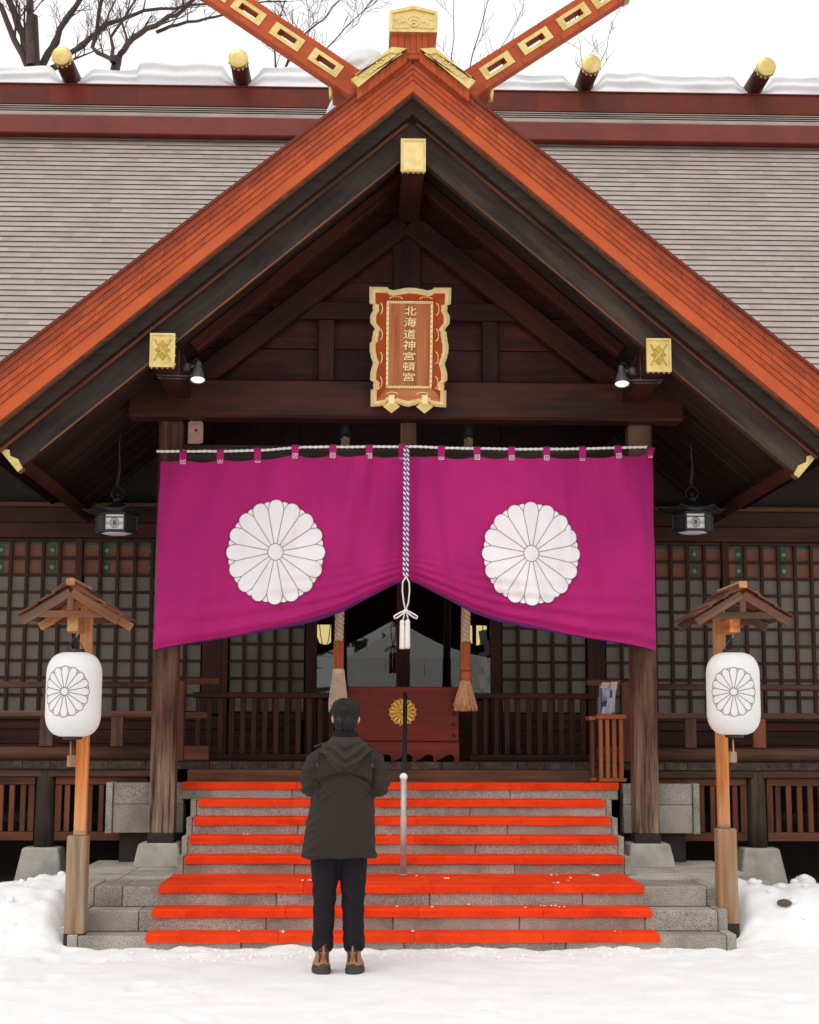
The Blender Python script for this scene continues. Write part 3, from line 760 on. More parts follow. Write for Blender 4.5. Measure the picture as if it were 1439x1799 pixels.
for s in (-1, 1):
    bb = slope_board('bargeboard', 'barge', s, .105, .335, YG + (.21 if s > 0 else .216), YG + (.30 if s > 0 else .306), 0, 3.225)
    slope_board('bargeboard_moulding', 'slat', s, .152, .034, YG + .170, YG + .208, 0.04, 3.22, bb)
    slope_board('bargeboard_bead', 'roofwood', s, .420, .020, YG + .196, YG + .2095, 0.02, 2.90, bb, bev=.003)
    # gold end plate of the bargeboard
    L = 3.225 / math.cos(SLI); h = .335 * math.cos(SLI)
    mb = MB(); mb.prism([(s * (L - .035), -h - .012), (s * (L + .014), -h - .012), (s * (L + .014), .012), (s * (L - .02), .012), (s * (L - .02), -.05), (s * (L - .045), -.09), (s * (L - .02), -.13), (s * (L - .05), -.19)], -.055, .055)
    mb.build('gold_tip', 'gold', bb, M=WM[bb].copy())
    # soffit boards running down the slope, one behind the other
    y = YG + .31; k = 0
    while y < 15.5:
        w = .172; slope_board('soffit_board', 'soffit', s, .155 + (.012 if k % 2 else 0), .045, y + .003, y + w - .003, .02, 3.12, bev=.003, plumb=False); y += w; k += 1
    # a heavy rafter against the pediment
    slope_board('rafter', 'panel', s, .21, .13, 12.98, 13.12, .05, 1.86, plumb=False)
    # board closing the eave, running back to the hall
    zt = zi(3.14)
    mb = MB(); mb.add([(s * 3.10, 12.22, zt - .16), (s * 3.17, 12.22, zt - .22), (s * 3.17, 15.5, zt - .22), (s * 3.10, 15.5, zt - .16),
                       (s * 3.02, 12.22, zt - .26), (s * 3.02, 15.5, zt - .26), (s * 3.09, 12.22, zt - .34), (s * 3.09, 15.5, zt - .34)],
                      [(0, 1, 2, 3), (0, 3, 5, 4), (4, 5, 7, 6), (1, 6, 7, 2), (0, 4, 6, 1), (3, 2, 7, 5)])
    mb.build('eave_board', 'panel_y', porch)
    # side purlin with a gold end
    pl = box('purlin', porch, 'beam', min(s * 1.862, s * 2.042), max(s * 1.862, s * 2.042), 12.03, 15.5, 4.31, 4.565, .008)
    cx = s * 1.952
    box('gold_end', pl, 'gold', cx - .098, cx + .098, 12.00, 12.035, 4.302, 4.573, .006)
    fr = MB(); y = 11.996
    for a, b, c, d in ((-.098, .098, 4.555, 4.573), (-.098, .098, 4.302, 4.320), (-.098, -.080, 4.3205, 4.5545), (.080, .098, 4.3205, 4.5545)): fr.box(cx + a, cx + b, 11.992, 12.0, c, d)
    fr.build('gold_border', 'gold', pl)
    zc = 4.44; em = MB()
    for dx, dz, rx, rz in ((0, .045, .032, .036), (0, -.048, .032, .036), (-.034, 0, .028, .02), (.034, 0, .028, .02)):
        em.prism([(cx + dx - rx, zc + dz), (cx + dx, zc + dz - rz), (cx + dx + rx, zc + dz), (cx + dx, zc + dz + rz)], 11.991, 11.9995)
    for sx in (-1, 1):
        for sz in (-1, 1): em.prism([(cx + sx * .022, zc + sz * .018), (cx + sx * .030, zc + sz * .012), (cx + sx * .068, zc + sz * .082), (cx + sx * .058, zc + sz * .088)], 11.993, 11.9995)
    em.build('gold_emblem', 'gold_dark', pl)
    for q in range(5):
        mb = MB(); lump(mb, (cx + (q - 2) * .042, 12.02, 4.30), .008, q, 6, 4, 1.); mb.build('gold_stud', 'gold', pl, True)
    for q in range(4):
        mb = MB(); lump(mb, (cx + .099, 12.018, 4.33 + q * .07), .008, q, 6, 4, 1.); mb.build('gold_stud', 'gold', pl, True)
# ridge purlin
pl = box('ridge_purlin', porch, 'beam', -.085, .100, 12.03, 13.35, 5.93, 6.185, .008)
box('gold_end', pl, 'gold_pale', -.092, .108, 12.00, 12.035, 5.92, 6.195, .006)
fr = MB()
for a, b, c, d in ((-.092, .108, 6.175, 6.195), (-.092, .108, 5.92, 5.94), (-.092, -.072, 5.9405, 6.1745), (.088, .108, 5.9405, 6.1745)): fr.box(a, b, 11.993, 12.0, c, d)
fr.build('gold_border', 'gold', pl)
for q in range(5):
    mb = MB(); lump(mb, (.008 + (q - 2) * .042, 12.02, 5.918), .008, q, 6, 4, 1.); mb.build('gold_stud', 'gold', pl, True)
# weathered pale end of a sheathing board near the apex
slope_board('board_end', 'roofwood', -1, .19, .11, 12.16, 12.22, .03, .19, plumb=False)
# ------------------------------------------------------------------ pediment
tie = box('tie_beam', porch, 'beam', -2.40, 2.40, 13.20, 13.46, 4.155, 4.495, .022)
for s in (-1, 1):
    p0 = Vector((s * 1.95, 13.36, 4.47)); p1 = Vector((s * .02, 13.36, 6.02))
    d = (p1 - p0).normalized(); up = Vector((0, 1, 0)).cross(d) * (1 if s < 0 else 1)
    beam('diagonal_strut', porch, 'beam', p0 + Vector((0, -.002 * s, -.08)), p1 + Vector((0, -.002 * s, -.09)), .15, .185, (0, 0, 1), .008)
box('collar_beam', porch, 'beam', -1.18, 1.18, 13.36, 13.43, 5.07, 5.225, .006)
for a in (-.775, .66):
    box('strut', porch, 'beam', a, a + .14, 13.37, 13.43, 4.497, 5.068, .006)
box('king_post', porch, 'beam', -.12, .12, 13.40, 13.46, 5.227, 6.1, .006)
z = 4.497
for k, h in enumerate((.33, .30, .31, .31, .34, .3)):       # boards of the gable wall
    hw = min(2.2, (6.42 - z) / .8546)
    box('gable_board', porch, 'panel', -hw, hw, 13.48 + (k % 2) * .006, 13.55, z + .003, z + h - .003, .005); z += h
# ------------------------------------------------------------------ pillars
for s in (-1, 1):
    cx = s * 2.040
    p = box('pillar', porch, 'pillar', cx - .104, cx + .104, 13.35, 13.56, .635, 4.155, .016)
    box('iron_shoe', p, 'black_metal' if 0 else 'void_wood', cx - .110, cx + .110, 13.342, 13.568, .565, .640, .005)
    mb = MB(); c2 = cx + s * .01
    t, b, z0, z1 = .165, .205, .366, .565
    mb.add([(c2 - b, 13.45 - b, z0), (c2 + b, 13.45 - b, z0), (c2 + b, 13.45 + b, z0), (c2 - b, 13.45 + b, z0),
            (c2 - t, 13.45 - t, z1), (c2 + t, 13.45 - t, z1), (c2 + t, 13.45 + t, z1), (c2 - t, 13.45 + t, z1)],
           [(0, 3, 2, 1), (4, 5, 6, 7), (0, 1, 5, 4), (1, 2, 6, 5), (2, 3, 7, 6), (3, 0, 4, 7)])
    mb.build('footing', 'concrete', p, bev=.012, origin=(c2, 13.45, .37))
    box('side_beam', porch, 'beam', cx - .07, cx + .07, 13.57, 15.55, 3.86, 4.08, .006)
box('centre_post', porch, 'rail', -.055, .085, 13.36, 13.46, 3.955, 4.153, .006)
nk = box('curtain_beam', porch, 'grey', -1.934, 1.934, 13.42, 13.52, 3.80, 3.95, .005)
# ------------------------------------------------------------------ ridge ornament and crossed finials
rd = box('ridge_end', porch, 'copper', -.175, .175, 11.84, 12.5, 6.80, 7.01, .006)
for k in range(7):
    x = -.168 + k * .048
    box('ridge_plank', rd, 'copper', x + .001, x + .047, 11.832, 11.84, 6.84, 7.005, .002)
mb = MB(); mb.prism([(-.19, 7.0), (.19, 7.0), (.195, 7.175), (0.003, 7.222), (-.19, 7.175)], 11.80, 12.5)
gp = mb.build('gold_plate', 'gold', rd)
mb = MB(); outer = [(-.19, 7.0), (.19, 7.0), (.195, 7.175), (0.003, 7.222), (-.19, 7.175)]
cxy = (0, 7.095); inn = [(cxy[0] + (x - cxy[0]) * .88, cxy[1] + (z - cxy[1]) * .78) for x, z in outer]
for i in range(5):
    j = (i + 1) % 5; mb.prism([outer[i], outer[j], inn[j], inn[i]], 11.785, 11.7995)
mb.build('gold_rim', 'gold', rd)
mb = MB()   # budding flower above rolling clouds, in relief
for k, (w_, h_) in enumerate(((.052, .072), (.034, .050), (.016, .028))):
    arc = [(.003 + w_ * math.sin(t) * (1 - .25 * math.cos(t)), 11.797 - .003 * k, 7.048 + h_ * (1 - math.cos(t)) * .62) for t in [-math.pi + 2 * math.pi * i / 24 for i in range(25)]]
    mb.tube(arc, .0055, 6)
for sgn in (-1, 1):
    for k in range(6):
        cx_, r_ = .045 + k * .022, .020 - .0022 * k
        mb.tube([(sgn * cx_ + r_ * math.cos(t), 11.797, 7.028 + .006 * (k % 2) + r_ * math.sin(t)) for t in [math.pi * i / 8 for i in range(9)]], .0045, 6)
    mb.tube([(sgn * (.075 + .05 * t), 11.797, 7.085 + .012 * math.sin(t * 6)) for t in [i / 8 for i in range(9)]], [.007 - .0006 * i for i in range(9)], 6)
    mb.tube([(sgn * (.125 + .03 * t), 11.797, 7.11 + .008 * math.sin(t * 6 + 1)) for t in [i / 8 for i in range(9)]], .004, 6)
mb.build('gold_relief', 'gold_pale', rd, True)
for s in (-1, 1):
    poly = [(s * .052, 6.862), (s * .172, 6.872), (s * .493, 6.598), (s * .436, 6.532)]
    mb = MB(); mb.prism(poly, 11.80, 11.95); wing = mb.build('gold_wing', 'gold', rd)
    c = (sum(p[0] for p in poly) / 4, sum(p[1] for p in poly) / 4); inn = [(c[0] + (x - c[0]) * .86, c[1] + (z - c[1]) * .70) for x, z in poly]
    mb = MB()
    for i in range(4):
        j = (i + 1) % 4; mb.prism([poly[i], poly[j], inn[j], inn[i]], 11.787, 11.7995)
    mb.build('gold_rim', 'gold', rd)
    mb = MB(); random.seed(8)
    for k in range(26):
        t = (k + .5) / 26; q = .5 + .28 * math.sin(k * 1.9)
        a = [lerp(poly[0][i], poly[3][i], t) for i in (0, 1)]; b = [lerp(poly[1][i], poly[2][i], t) for i in (0, 1)]
        lump(mb, (lerp(a[0], b[0], q), 11.798, lerp(a[1], b[1], q)), random.uniform(.008, .014), k, 6, 4, 1)
    mb.build('gold_relief', 'gold_pale', rd, True)
    for k in range(9):      # narrow upright boards under the gold wing
        xa = .05 + k * .044; xb = xa + .043
        mb = MB(); mb.prism([(s * xa, zo(xa) + .008 + .03), (s * xb, zo(xb) + .008 + .03), (s * xb, zo(xb) - .055), (s * xa, zo(xa) - .055)], 11.822 + (k % 2) * .003, 11.90)
        mb.build('cover_board', 'copper', rd)
    # cheek beside the gold wing
    mb = MB(); mb.prism([(s * .455, 6.47), (s * .44, 6.54), (s * .495, 6.60), (s * .50, 6.50), (s * .475, 6.45)], 11.86, 12.3); mb.build('cover_cheek', 'copper', rd)
    # crossed finial: a slotted board rising outwards
    A = Vector((s * .40, 12.36, 6.745)); B = Vector((s * 1.76, 12.36, 7.680))
    M, L = frame(A, B, (0, 0, 1))
    M.translation = A
    mb = MB(); W = .112
    c1 = link('crossed_finial', None, porch, M)
    c1_mesh = MB()
    slots = [.375, .765, 1.155, 1.50]
    c1_mesh.box(-.05, L, -.06, .06, .026, W); c1_mesh.box(-.05, L, -.06, .06, -W, -.026)
    prev = -.05
    for q in slots:
        c1_mesh.box(prev, q - .085, -.0595, .0595, -.026, .026); prev = q + .085
    c1_mesh.box(prev, L, -.0595, .0595, -.026, .026)
    bpy.data.objects.remove(c1)
    c1 = c1_mesh.build('crossed_finial', 'copper', porch, M=M)
    for i_, q in enumerate(slots):
        fm = MB(); yf = -.060 if True else .06
        for ya, yb in ((-.068, -.0605), (.0605, .068)):
            fm.box(q - .145, q + .145, ya, yb, .028, .060); fm.box(q - .145, q + .145, ya, yb, -.060, -.028)
            fm.box(q - .145, q - .086, ya, yb, -.0279, .0279); fm.box(q + .086, q + .145, ya, yb, -.0279, .0279)
        fm.build('gold_frame', 'gold', c1, M=M)
    for q in [x * .195 + .08 for x in range(0, 9)]:
        sm = MB(); sm.box(q, q + .186, -.0635, -.0602, .064, W + .002); sm.build('clad_strip', 'copper', c1, M=M)
        sm = MB(); sm.box(q - .09, q + .096, -.0635, -.0602, -W - .002, -.064); sm.build('clad_strip', 'copper', c1, M=M)
    em = MB(); em.box(L - .05, L + .012, -.07, .07, -W - .01, W + .01); em.build('gold_tip', 'gold', c1, M=M)
    # small gold boss below the foot of the finial
    mb = MB(); mb.lathe([(.001, -.02), (.05, -.015), (.055, .0), (.05, .02), (.001, .03)], n=14)
    mb.build('gold_boss', 'gold', c1, True, M=Matrix.Translation((s * .665, 12.46, 6.79)) @ Matrix.Rotation(R(90), 4, 'Y') @ Matrix.Scale(1.6, 4, (1, 0, 0)))
    box('finial_foot', c1, 'copper', min(s * .46, s * .655), max(s * .46, s * .655), 12.40, 12.62, 6.72, 6.86, .008)
# snow pile caught behind the left finial
m = MB(); lump(m, (-.385, 12.56, 6.98), .20, 3.7, 22, 16, 1.15); lump(m, (-.34, 12.58, 6.80), .22, 4.4, 22, 16, 1.1); lump(m, (-.25, 12.75, 6.88), .24, 9.1, 20, 14, 1.0); lump(m, (-.52, 12.8, 6.70), .2, 6, 18, 12, 1)
o = remesh('porch_snow', m, 'shaded_snow', .02, None, 5); stuff(o)  # same snow with painted grey shading
# ================================================================== veranda
ver = thing('veranda', 'raised timber veranda along the hall on posts with slatted skirting', 'veranda', (0, 14.6, .14))
random.seed(31)
x = -6.0
while x < 6.0:      # floor planks, end grain to the front
    w = random.uniform(.19, .34)
    if abs(x + w / 2) > 1.0 or True: box('floor_plank', ver, 'grey', x + .002, x + w - .002, 14.0 + random.uniform(0, .008), 15.55, 1.157, 1.224, .004)
    x += w
for s in (-1, 1):
    a, b = (2.15, 6.0) if s > 0 else (-6.0, -2.15)
    box('edge_beam', ver, 'rail', a, b, 14.03, 14.15, 1.090, 1.154, .004)
box('edge_beam', ver, 'rail', -1.90, 1.92, 13.985, 14.15, 1.043, 1.155, .006)
for s in (-1, 1):
    for k, cx in enumerate((3.155, 5.2)):
        cx *= s
        mb = MB(); n = 14
        mb.lathe([(.088, .48), (.084, .7), (.080, 1.0), (.079, 1.156)], n=n)
        p = mb.build('veranda_post', 'grey_z', ver, True, M=Matrix.Translation((cx, 14.10, 0)))
        mb = MB(); t, b, z0, z1 = .155, .225, .10, .482
        mb.add([(cx - b, 14.10 - b, z0), (cx + b, 14.10 - b, z0), (cx + b, 14.10 + b, z0), (cx - b, 14.10 + b, z0),
                (cx - t, 14.10 - t, z1), (cx + t, 14.10 - t, z1), (cx + t, 14.10 + t, z1), (cx - t, 14.10 + t, z1)],
               [(0, 3, 2, 1), (4, 5, 6, 7), (0, 1, 5, 4), (1, 2, 6, 5), (2, 3, 7, 6), (3, 0, 4, 7)])
        mb.build('footing', 'concrete', p, bev=.012, origin=(cx, 14.1, .1))
    for a, b in ((2.26, 3.066), (3.245, 5.1)):
        a, b = (s * a, s * b) if s > 0 else (s * b, s * a)
        p = box('skirting_panel', ver, 'slat', a, b, 14.08, 14.125, 1.020, 1.085, .004)
        box('bottom_rail', p, 'slat', a, b, 14.08, 14.125, .535, .610, .004)
        for e in (a, b - .055): box('end_stile', p, 'slat', e, e + .055, 14.082, 14.123, .612, 1.018, .004)
        xx = a + .055 + .045; n = int((b - a - .11) / .094); pit = (b - a - .11) / n
        for k in range(n):
            xc = a + .055 + (k + .5) * pit
            box('slat', p, 'slat', xc - .023, xc + .023, 14.088, 14.118, .612, 1.018, .003)
    a, b = (2.2, 5.9) if s > 0 else (-5.9, -2.2)
    box('back_rail', ver, 'grey', a, b, 14.6, 14.66, .66, .76, .004)
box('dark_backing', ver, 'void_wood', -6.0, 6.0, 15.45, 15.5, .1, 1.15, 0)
# ------------------------------------------------------------------ railings
def railing(s, label):
    t = thing('veranda_railing', label, 'railing', (s * 3.4, 14.05, 1.23), 'veranda railings')
    a, b = (2.12, 5.6) if s > 0 else (-5.6, -2.12)
    tube('handrail', t, 'rail_x', [(a, 14.05, 1.893), ((a + b) / 2, 14.05, 1.890), (b, 14.05, 1.893)], .030, 12)
    box('middle_rail', t, 'rail', a, b, 14.02, 14.08, 1.612, 1.664, .006)
    mb = MB(); mb.rings([[(xx, 14.05 + .062 * math.cos(2 * math.pi * j / 12), 1.294 + .058 * math.sin(2 * math.pi * j / 12)) for j in range(12)] for xx in (a, b)])
    mb.build('bottom_rail', 'rail_x', t, True)
    for k, x in enumerate((2.56, 3.18, 3.80, 4.42, 5.04)):
        x = s * (x - (.03 if s < 0 else 0)); w = .058 if k % 2 else .052
        box('post', t, 'rail' if s < 0 else 'slat', x - w, x + w, 14.015, 14.085, 1.352, 1.611, .006)  # right posts in redder wood: warm light painted into their colour
        if k % 2: box('upper_post', t, 'rail', x - .04, x + .04, 14.02, 14.08, 1.665, 1.866, .006)
railing(-1, 'weathered timber railing on the left veranda behind the paper lantern')
railing(1, 'weathered timber railing on the right veranda behind the paper lantern')
def inner_rail(s, label):
    t = thing('slatted_fence', label, 'fence', (s * 1.3, 14.6, 1.23), 'slatted fences beside the offering box')
    a, b = (.62, 1.93) if s > 0 else (-1.93, -.60)
    box('top_rail', t, 'beam', a, b, 14.57, 14.64, 1.795, 1.848, .005)
    box('bottom_rail', t, 'beam', a, b, 14.57, 14.64, 1.228, 1.285, .005)
    n = 13; pit = (b - a) / n
    for k in range(n):
        xc = a + (k + .5) * pit; box('slat', t, 'door', xc - .024, xc + .024, 14.585, 14.625, 1.286, 1.794, .003)
    # side return towards the pillar: stub rails
    xa = s * 1.94
    box('end_post', t, 'slat', min(xa, xa + s * .09), max(xa, xa + s * .09), 13.99, 14.08, 1.228, 1.93, .005)
    for z0, z1, ln in ((1.90, 1.955, .30), (1.60, 1.655, .20), (1.235, 1.36, .22)):
        xb = s * (1.94 - ln)
        box('stub_rail', t, 'slat', min(xa, xb), max(xa, xb), 14.0, 14.065, z0 + .001, z1, .006)
inner_rail(-1, 'dark slatted fence left of the red offering box')
inner_rail(1, 'dark slatted fence right of the red offering box')
# ================================================================== offering box
ob = thing('offering_box', 'red lacquered offering box with a gold chrysanthemum crest at the top of the stairs', 'offering box', (0, 14.2, 1.226))
box('front_board', ob, 'redbox', -.498, .500, 14.20, 14.24, 1.405, 1.893, .006)
mb = MB()
edge = [(-.505, 1.400), (.503, 1.400), (.503, 1.228)]
def notch(x0):     # cloud-shaped cut in the foot board, tail to the left
    return [(x0 + .155, 1.228), (x0 + .160, 1.262), (x0 + .140, 1.286), (x0 + .105, 1.290), (x0 + .070, 1.270), (x0 + .035, 1.246), (x0, 1.236), (x0 - .004, 1.228)]
for x0 in (.30, .115, -.075, -.265, -.455): edge += notch(x0)
edge += [(-.505, 1.228)]
mb.prism(edge[::-1], 14.188, 14.236); mb.build('foot_board', 'redbox_x', ob)
for s in (-1, 1):
    box('side_board', ob, 'redbox', min(s * .465, s * .495), max(s * .465, s * .495), 14.242, 14.95, 1.24, 1.885, .004)
    for k in range(4):
        mb = MB(); lump(mb, (s * .455, 14.197, 1.46 + k * .098), .017, k, 8, 6, 1.); mb.build('iron_stud', 'black_metal', ob, True)
for k in range(7): box('top_slat', ob, 'redbox', -.464, .464, 14.28 + k * .095, 14.32 + k * .095, 1.83, 1.87, .004)
box('box_floor', ob, 'void_wood', -.464, .464, 14.25, 14.94, 1.30, 1.32, 0)
CX, CZ_, RR = -.005, 1.665, .121
cr = lathe('gold_crest', ob, 'gold_dark', [(.001, 0), (RR * .93, 0), (RR * .90, .006), (.001, .008)], (0, 0, 0), 32)
Mc = Matrix.Translation((CX, 14.198, CZ_)) @ Matrix.Rotation(R(90), 4, 'X')
cr.matrix_basis = Mc; WM[cr] = Mc.copy()
pet = MB(); rg = []
for i in range(9):
    t = i / 8; r_ = lerp(.022, RR, t); w = .0035 + .0190 * t ** 1.1 if t < .85 else .0035 + .019 * .85 ** 1.1 * math.sqrt(max(.02, 1 - ((t - .85) / .15) ** 2))
    rg.append([(r_, w * math.cos(a), .006 + w * .8 * math.sin(a)) for a in [math.pi * j / 6 for j in range(7)]])
pet.rings([r for r in rg]); pme = pet.mesh('petal', 'gold_rich', True)
bk = MB(); lump(bk, (RR * .97, 0, .006), .012, 1, 8, 5, .8); bme = bk.mesh('petal', 'gold_rich', True)
for k in range(16):
    link('petal', pme, cr, Mc @ Matrix.Rotation(2 * math.pi * k / 16, 4, 'Z')); link('back_petal', bme, cr, Mc @ Matrix.Rotation(2 * math.pi * (k + .5) / 16, 4, 'Z'))
mb = MB(); mb.lathe([(.024, .004), (.023, .018), (.014, .024), (.001, .026)], n=16); mb.build('boss', 'gold_rich', cr, True, M=Mc)
# ================================================================== crest drawing
def crest_R(th):
    h = math.pi / 16
    a = (th + h) % (2 * h) - h
    d = 1 / (1 + math.sin(h)); rc = d * math.sin(h)
    rf = d * math.cos(a) + math.sqrt(max(0, rc * rc - (d * math.sin(a)) ** 2))
    b = th % (2 * h) - h; rb2 = .105; d2 = .965 - rb2
    q = rb2 * rb2 - (d2 * math.sin(b)) ** 2
    rb = d2 * math.cos(b) + math.sqrt(q) if q > 0 else 0
    return max(rf, rb), rf
def crest_lines(n_arc=7, back=True):
    """polylines of the drawing in unit coordinates"""
    L = []; h = math.pi / 16
    d = 1 / (1 + math.sin(h))
    L.append([(.155 * math.cos(t), .155 * math.sin(t)) for t in [2 * math.pi * i / 32 for i in range(33)]])
    for k in range(16):
        a = math.pi / 2 + (k + .5) * 2 * h
        L.append([(r * math.cos(a), r * math.sin(a)) for r in (.155, .35, .55, .70, d * math.cos(h))])
        c = math.pi / 2 + k * 2 * h; L.append([(crest_R(t - math.pi / 2)[1] * math.cos(t), crest_R(t - math.pi / 2)[1] * math.sin(t)) for t in [c - h + 2 * h * i / n_arc for i in range(n_arc + 1)]])
        if back:
            w = h * .42
            L.append([(crest_R(t - math.pi / 2)[0] * math.cos(t), crest_R(t - math.pi / 2)[0] * math.sin(t)) for t in [a - w + 2 * w * i / 6 for i in range(7)]])
    return L
def draw_lines(mb, lines, S, w, off):
    """flat ribbons on a surface S(u, v, off)"""
    for ln in lines:
        for (x0, y0), (x1, y1) in zip(ln, ln[1:]):
            dx, dy = x1 - x0, y1 - y0; l = math.hypot(dx, dy) or 1; nx, ny = -dy / l * w, dx / l * w; ex, ey = dx / l * w * .5, dy / l * w * .5
            mb.add([S(x0 - ex + nx, y0 - ey + ny, off), S(x0 - ex - nx, y0 - ey - ny, off), S(x1 + ex - nx, y1 + ey - ny, off), S(x1 + ex + nx, y1 + ey + ny, off)], [(0, 1, 2, 3)])
# ================================================================== the curtain
ZB = [(0, 2.775), (.10, 2.735), (.27, 2.648), (.55, 2.512), (.8, 2.43), (1.1, 2.355), (1.5, 2.275), (2.13, 2.160)]
def zb(x): return interp(ZB, abs(x)) + (.02 if x > 0 else 0) * abs(x) / 2
TABS = [(-1.905, 3.765), (-1.59, 3.775), (-1.275, 3.79), (-.955, 3.818), (-.635, 3.823), (-.325, 3.823), (-.045, 3.835),
        (.29, 3.820), (.595, 3.815), (.89, 3.817), (1.19, 3.820), (1.50, 3.825), (1.805, 3.837), (2.09, 3.865)]
def zt(x):
    T = [(-2.13, 3.77)] + TABS + [(2.14, 3.87)]
    for (a, za), (b, z2) in zip(T, T[1:]):
        if x <= b:
            t = (x - a) / (b - a); return lerp(za, z2, t) - .022 * 4 * t * (1 - t) * (1 if a > -2.1 and b < 2.1 else .3)
    return T[-1][1]
def cy(x, z):
    d = z - zb(x); a = min(1, abs(x) / 2.1); s = 1 if x > 0 else -1
    lam = .045 + .135 * a
    am = .034 * math.exp(-max(0, d) / (.085 + .17 * a)) * (1 - .35 * a)
    y = am * math.sin(2 * math.pi * d / lam + 2.2 * nz(x * 2.1, z * 2, 4) + 1.3)
    y += .070 * nz(x * 2.4 + s, z * .45, 2) + .042 * nz(x * 5.5 + z * .8 * s, z * .7, 8) + .012 * nz(x * 12 + z * s, z * 1.2, 3)
    y += .010 * math.sin(x * 17 + 1.4 * math.sin(z * 2.5) + z * 2 * s) * max(0, min(1, d * 1.4))
    y += .020 * math.sin((abs(x) * .8 + z * 1.35) * 9.5 + 2.5 * nz(x * 1.5, z * 1.2, 6)) * math.exp(-((abs(x) - .75) / .55) ** 2) * max(0, min(1, (3.6 - z) / .7)) * max(0, min(1, d * 3))
    y += .11 * max(0, (abs(x) - 1.80) / .32) ** 2
    # cloth drawn back to the cord on the axis
    g_ = abs(x)
    y += .06 * math.exp(-(g_ / .06) ** 2)
    y += -.045 * math.exp(-((g_ - .22 - .25 * max(0, 3.2 - z)) / .14) ** 2) * max(0, min(1, (3.55 - z) / .6))
    y -= .03 * max(0, min(1, (3.5 - z))) * (1 - a)
    return 13.145 + y
cur = thing('shrine_curtain', 'magenta cloth curtain with two white chrysanthemum crests, gathered up at the centre', 'curtain', (0, 13.15, 2.16))
for s, nm in ((-1, 'curtain_half'), (1, 'curtain_half')):
    mb = MB(); P = []
    nx, nzz = 150, 110
    for j in range(nzz + 1):
        t = j / nzz; t = 1 - (1 - t) ** 1.35 if False else t
        row = []
        for i in range(nx + 1):
            u = i / nx; xt = lerp(.0, 2.125 if s > 0 else 2.105, u) * s
            z0 = zt(xt); z1 = zb(xt); z = lerp(z0, z1, t)
            x = xt + s * u * (.018 if s < 0 else -.006) * t + .012 * nz(z * 2.5, u * 3, s * 5) * u
            row.append((x, cy(xt, z), z))
        P.append(row)
    mb.grid(P); o = mb.build(nm, 'curtain_cloth', cur, True)
    # turned-up hem, the violet lining showing below
    mb = MB(); P = []
    for i in range(nx + 1):
        u = i / nx; x = u * (2.12 if s > 0 else 2.115) * s; z = zb(x)
        dr = .004 + .032 * math.exp(-((u - .35) / .30) ** 2)
        y = cy(x, z)
        P.append([(x, y + .002, z + .004), (x, y + .004, z - dr * .6), (x, y + .018, z - dr), (x, y + .05, z - dr * .8), (x, y + .07, z + .03)])
    mb.grid(P); mb.build('lining', 'lining', o, True)
    # crest
    cx, cz, rx, rz = (-1.108, 2.982, .419, .447) if s < 0 else (1.049, 2.981, .419, .445)
    def S(u, v, off, cx=cx, cz=cz, rx=rx, rz=rz):
        x = cx + u * rx; z = cz + v * rz; return (x, cy(x, z) - off, z)
    mb = MB(); n = 384; rings = []
    for k in range(31):
        q = max(.001, k / 30); rings.append([S(q * crest_R(2 * math.pi * j / n)[0] * math.cos(math.pi / 2 + 2 * math.pi * j / n), q * crest_R(2 * math.pi * j / n)[0] * math.sin(math.pi / 2 + 2 * math.pi * j / n), .011) for j in range(n)])
    mb.rings(rings, False); c = mb.build('crest', 'crest_cloth', cur, True)
    mb = MB(); draw_lines(mb, [[(lerp(a[0], b[0], i / 3), lerp(a[1], b[1], i / 3)) for i in range(4)] if len(l) == 5 else [a, b] for l in crest_lines(back=False) for a, b in zip(l, l[1:])], S, .0055, .0135)
    mb.build('crest_outline', 'crest_line', c)
for i, (x, z) in enumerate(TABS):
    zr = z + .075 if x < 2.05 else z + .03
    mb = MB(); y = cy(x, z)
    w = .029
    P = [[(x + q * w, y - .001, z - .035) for q in (-1, 1)], [(x + q * w, y - .006, z - .02) for q in (-1, 1)], [(x + q * w, 13.13, z + .04) for q in (-1, 1)], [(x + q * w, 13.128, zr) for q in (-1, 1)], [(x + q * w, 13.150, zr + .016) for q in (-1, 1)], [(x + q * w, 13.172, zr) for q in (-1, 1)], [(x + q * w, 13.175, z + .02) for q in (-1, 1)]]
    mb.grid(P); tb = mb.build('loop', 'curtain_cloth', cur, True)
    mb = MB()
    def S2(u, v, off, x=x, z=z, y=y): return (x + u * .02, min(y, cy(x, z - .02)) - .008 - off, z - .012 + v * .02)
    draw_lines(mb, [[(-1, -1), (1, -1), (1, 1), (-1, 1), (-1, -1)], [(-.6, -.6), (.6, .6)], [(-.6, .6), (.6, -.6)]], S2, .10, 0)
    mb.build('stitching', 'white_cord', tb)
# cord the curtain hangs on
rope = thing('curtain_rope', 'thin white twisted rope stretched along the top of the curtain', 'rope', (0, 13.15, 3.85))
def rz(x): return interp([(-2.14, 3.842), (-1.6, 3.845), (-1.2, 3.860), (-.9, 3.888), (-.5, 3.893), (0, 3.90), (.5, 3.888), (1., 3.885), (1.5, 3.893), (2.07, 3.915)], x)
for ph in (0, math.pi):
    pts = [(x, 13.150 + .0055 * math.cos(x * 70 + ph), rz(x) + .0055 * math.sin(x * 70 + ph) + .003 * nz(x * 5, 0)) for x in [-2.13 + i * .012 for i in range(350)]]
    tube('strand', rope, 'white_cord', pts, .0075, 6)
for x in (-.92, 0.01): box('hook', rope, 'grey_metal', x - .006, x + .006, 13.14, 13.16, rz(x), rz(x) + .02, .002)
